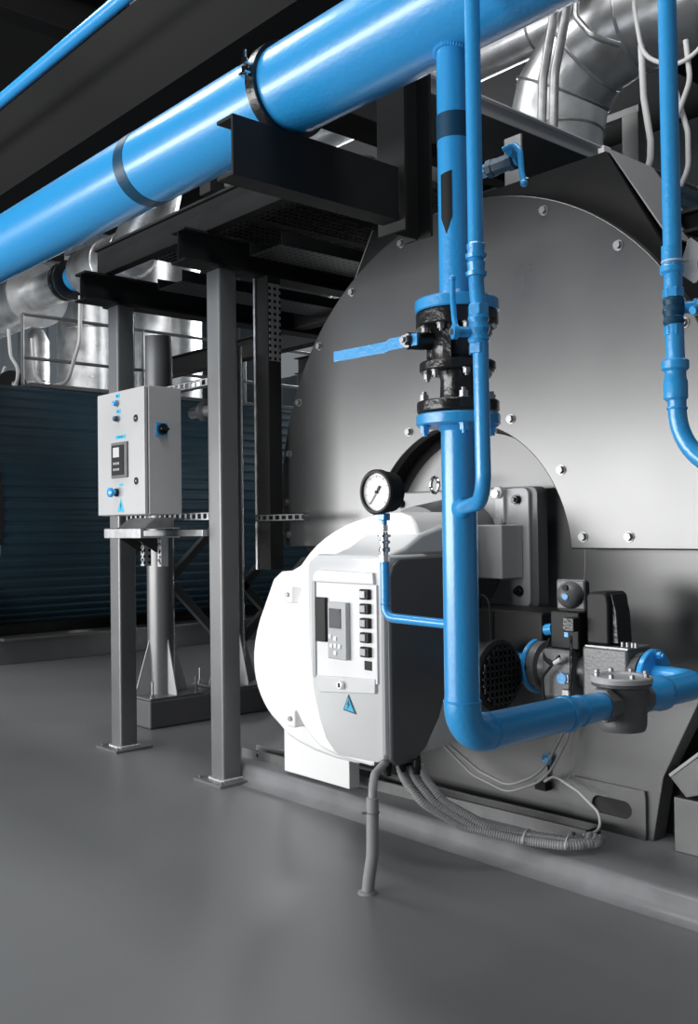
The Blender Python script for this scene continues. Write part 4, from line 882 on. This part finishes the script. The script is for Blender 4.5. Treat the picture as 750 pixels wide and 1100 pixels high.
# ================================================================== LEFT BACKGROUND: insulated pipework on the blue boiler
ivs = thing('insulated_pipe_run', 'shiny insulated pipe with elbow beside the blue ring, above the blue boiler', 'pipe', (-9, 4.5, 3.55))
MB().tube([(-9.25, 4.5, 3.70), (-8.25, 4.5, 3.70), (-7.9, 4.5, 4.15), (-7.9, 4.5, 6.44)], .225, .3, 40, 2).build('jacket', 'alu', ivs, angle=14)
for p, ax in (((-8.75, 4.5, 3.70), (1,0,0)), ((-8.35, 4.5, 3.70), (1,0,0))): MB().torus(p, ax, .227, .006, 40, 6).build('seam_band', 'alu', ivs)
br_ = thing('blue_flanged_joint', 'black flanged joint with a blue band between shiny insulated pipes', 'coupling', (-9.5, 4.5, 3.6))
MB().cyl((-9.52, 4.5, 3.70), (-9.25, 4.5, 3.70), .13, 32).build('blue_sleeve', 'blue', br_)
for fx_, fr in ((-9.62, .20), (-9.70, .20), (-9.30, .17)): m = MB(); flange(m, (fx_, 4.5, 3.70), (1,0,0), fr, .045); m.build('flange', 'cast', br_)
il = thing('insulated_valve_jacket', 'shiny insulated jacket with a large round collar at the left edge', 'pipe', (-10.5, 4.5, 3.4))
m = MB(); m.cyl((-10.7, 4.5, 3.70), (-9.74, 4.5, 3.70), .175, 36); m.build('neck', 'alu', il)
m = MB(); m.lathe((-10.45, 4.5, 3.70), (1,0,0), [(0,.35),(.05,.35)], 48); m.build('collar', 'alu', il)
m = MB(); m.cyl((-12.4, 4.5, 3.70), (-10.45, 4.5, 3.70), .29, 40); m.build('body', 'alu', il)
va = thing('valve_actuator', 'small dark actuator on top of the insulated pipe, upper left', 'actuator', (-10.2, 4.5, 4.1))
m = MB(); m.cyl((-10.45, 4.5, 4.22), (-9.95, 4.5, 4.22), .09, 20); m.box((-10.0, 4.42, 3.95), (-9.9, 4.58, 4.35)); m.build('motor', 'cast', va, bevel=.01)
m = MB(); m.box((-9.45, 4.4, 4.2), (-9.3, 4.5, 4.36)); m.build('terminal_box', 'panel', va, bevel=.01)
MB().box((-10.7, 4.42, 4.05), (-10.5, 4.58, 4.2)).build('blue_block', 'blue', va, bevel=.01)
vs_ = [(-13.7, 7.0, .55, 5.4, 'wide shiny vertical vessel seen left of the columns'), (-12.6, 5.6, .16, 3.9, 'slim shiny vertical pipe left of the wide vessel'), (-10.9, 6.6, .42, 6.4, 'tall shiny vertical stack behind the blue header'),
       (-12.35, 4.9, .42, 3.0, 'squat shiny vessel at the left edge above the blue boiler'), (-6.9, 6.3, .3, 4.7, 'shiny vertical stack glimpsed behind the tall column'), (-5.4, 6.6, .42, 3.6, 'shiny vessel glimpsed between upright and boiler cover')]
for x, y, r, zt, lab in vs_:
    zb_ = 2.63 if -10.95 < x < -8.9 else 0.0; t = thing('insulated_vessel', lab, 'vessel', (x, y, zb_)); MB().lathe((x, y, zb_), UPZ, [(0, r), (zt-zb_-.15, r), (zt-zb_, r*.55)], 40).build('jacket', 'alu', t)
    for z in (1.2, 2.2, 3.2, 4.2, 5.2):
        if zb_ < z < zt-.2: MB().torus((x, y, z), UPZ, r+.002, .008, 40, 6).build('seam_band', 'alu', t)
for r_ in (ivs, br_, il, va): r_.location.x += .30; r_.location.z += .05
# walkway on the blue boiler with handrail
wk = thing('walkway', 'grey walkway plate along the top of the blue boiler', 'walkway', (-9.4, 6.5, 2.58))
MB().box((-10.2, 3.95, 2.585), (-9.02, 9.5, 2.625)).build('deck', 'column', wk, bevel=.003)
m = MB()
for z in (3.0, 3.45): m.tube([(-9.8, 4.2, z), (-9.8, 9.4, z)], .018, 0, 10)
m.build('rail', 'column', wk)
for y in (4.2, 5.6, 7.0, 8.4): MB().tube([(-9.8, y, 2.62), (-9.8, y, 3.45)], .018, 0, 10).build('rail_post', 'column', wk)
m = MB(); m.tube([(-9.1, 4.5, 3.55), (-9.12, 4.5, 3.1), (-9.4, 4.5, 2.72), (-9.9, 4.5, 2.72), (-10.2, 4.5, 2.9), (-10.25, 4.5, 3.3)], .02, .2, 12); tag(m.build('sagging_cable', 'wire'), 'grey cable sagging from the shiny elbow above the blue boiler', 'cable')
m = MB(); m.tube([(-10.4, 4.3, 3.4), (-10.35, 4.3, 3.1), (-10.1, 4.3, 2.9), (-10.3, 4.3, 2.7), (-10.7, 4.3, 2.8), (-10.5, 4.3, 3.0)], .018, .15, 12); tag(m.build('sagging_cable', 'wire'), 'twisted cable loop under the large round collar', 'cable')
hw_ = thing('handwheel_valve', 'dark handwheel valve standing on top of the blue boiler', 'valve', (-10.4, 4.3, 2.62))
m = MB(); m.cyl((-10.35, 4.3, 2.78), (-10.30, 4.3, 2.78), .16, 24); m.build('wheel', 'dark', hw_); MB().cyl((-10.31, 4.3, 2.78), (-10.24, 4.3, 2.78), .035, 14).build('hub', 'chrome', hw_)
m = MB(); m.cyl((-10.8, 4.3, 2.78), (-10.35, 4.3, 2.78), .07, 18); m.box((-10.7, 4.22, 2.6), (-10.5, 4.38, 2.75)); m.build('body', 'cast', hw_)
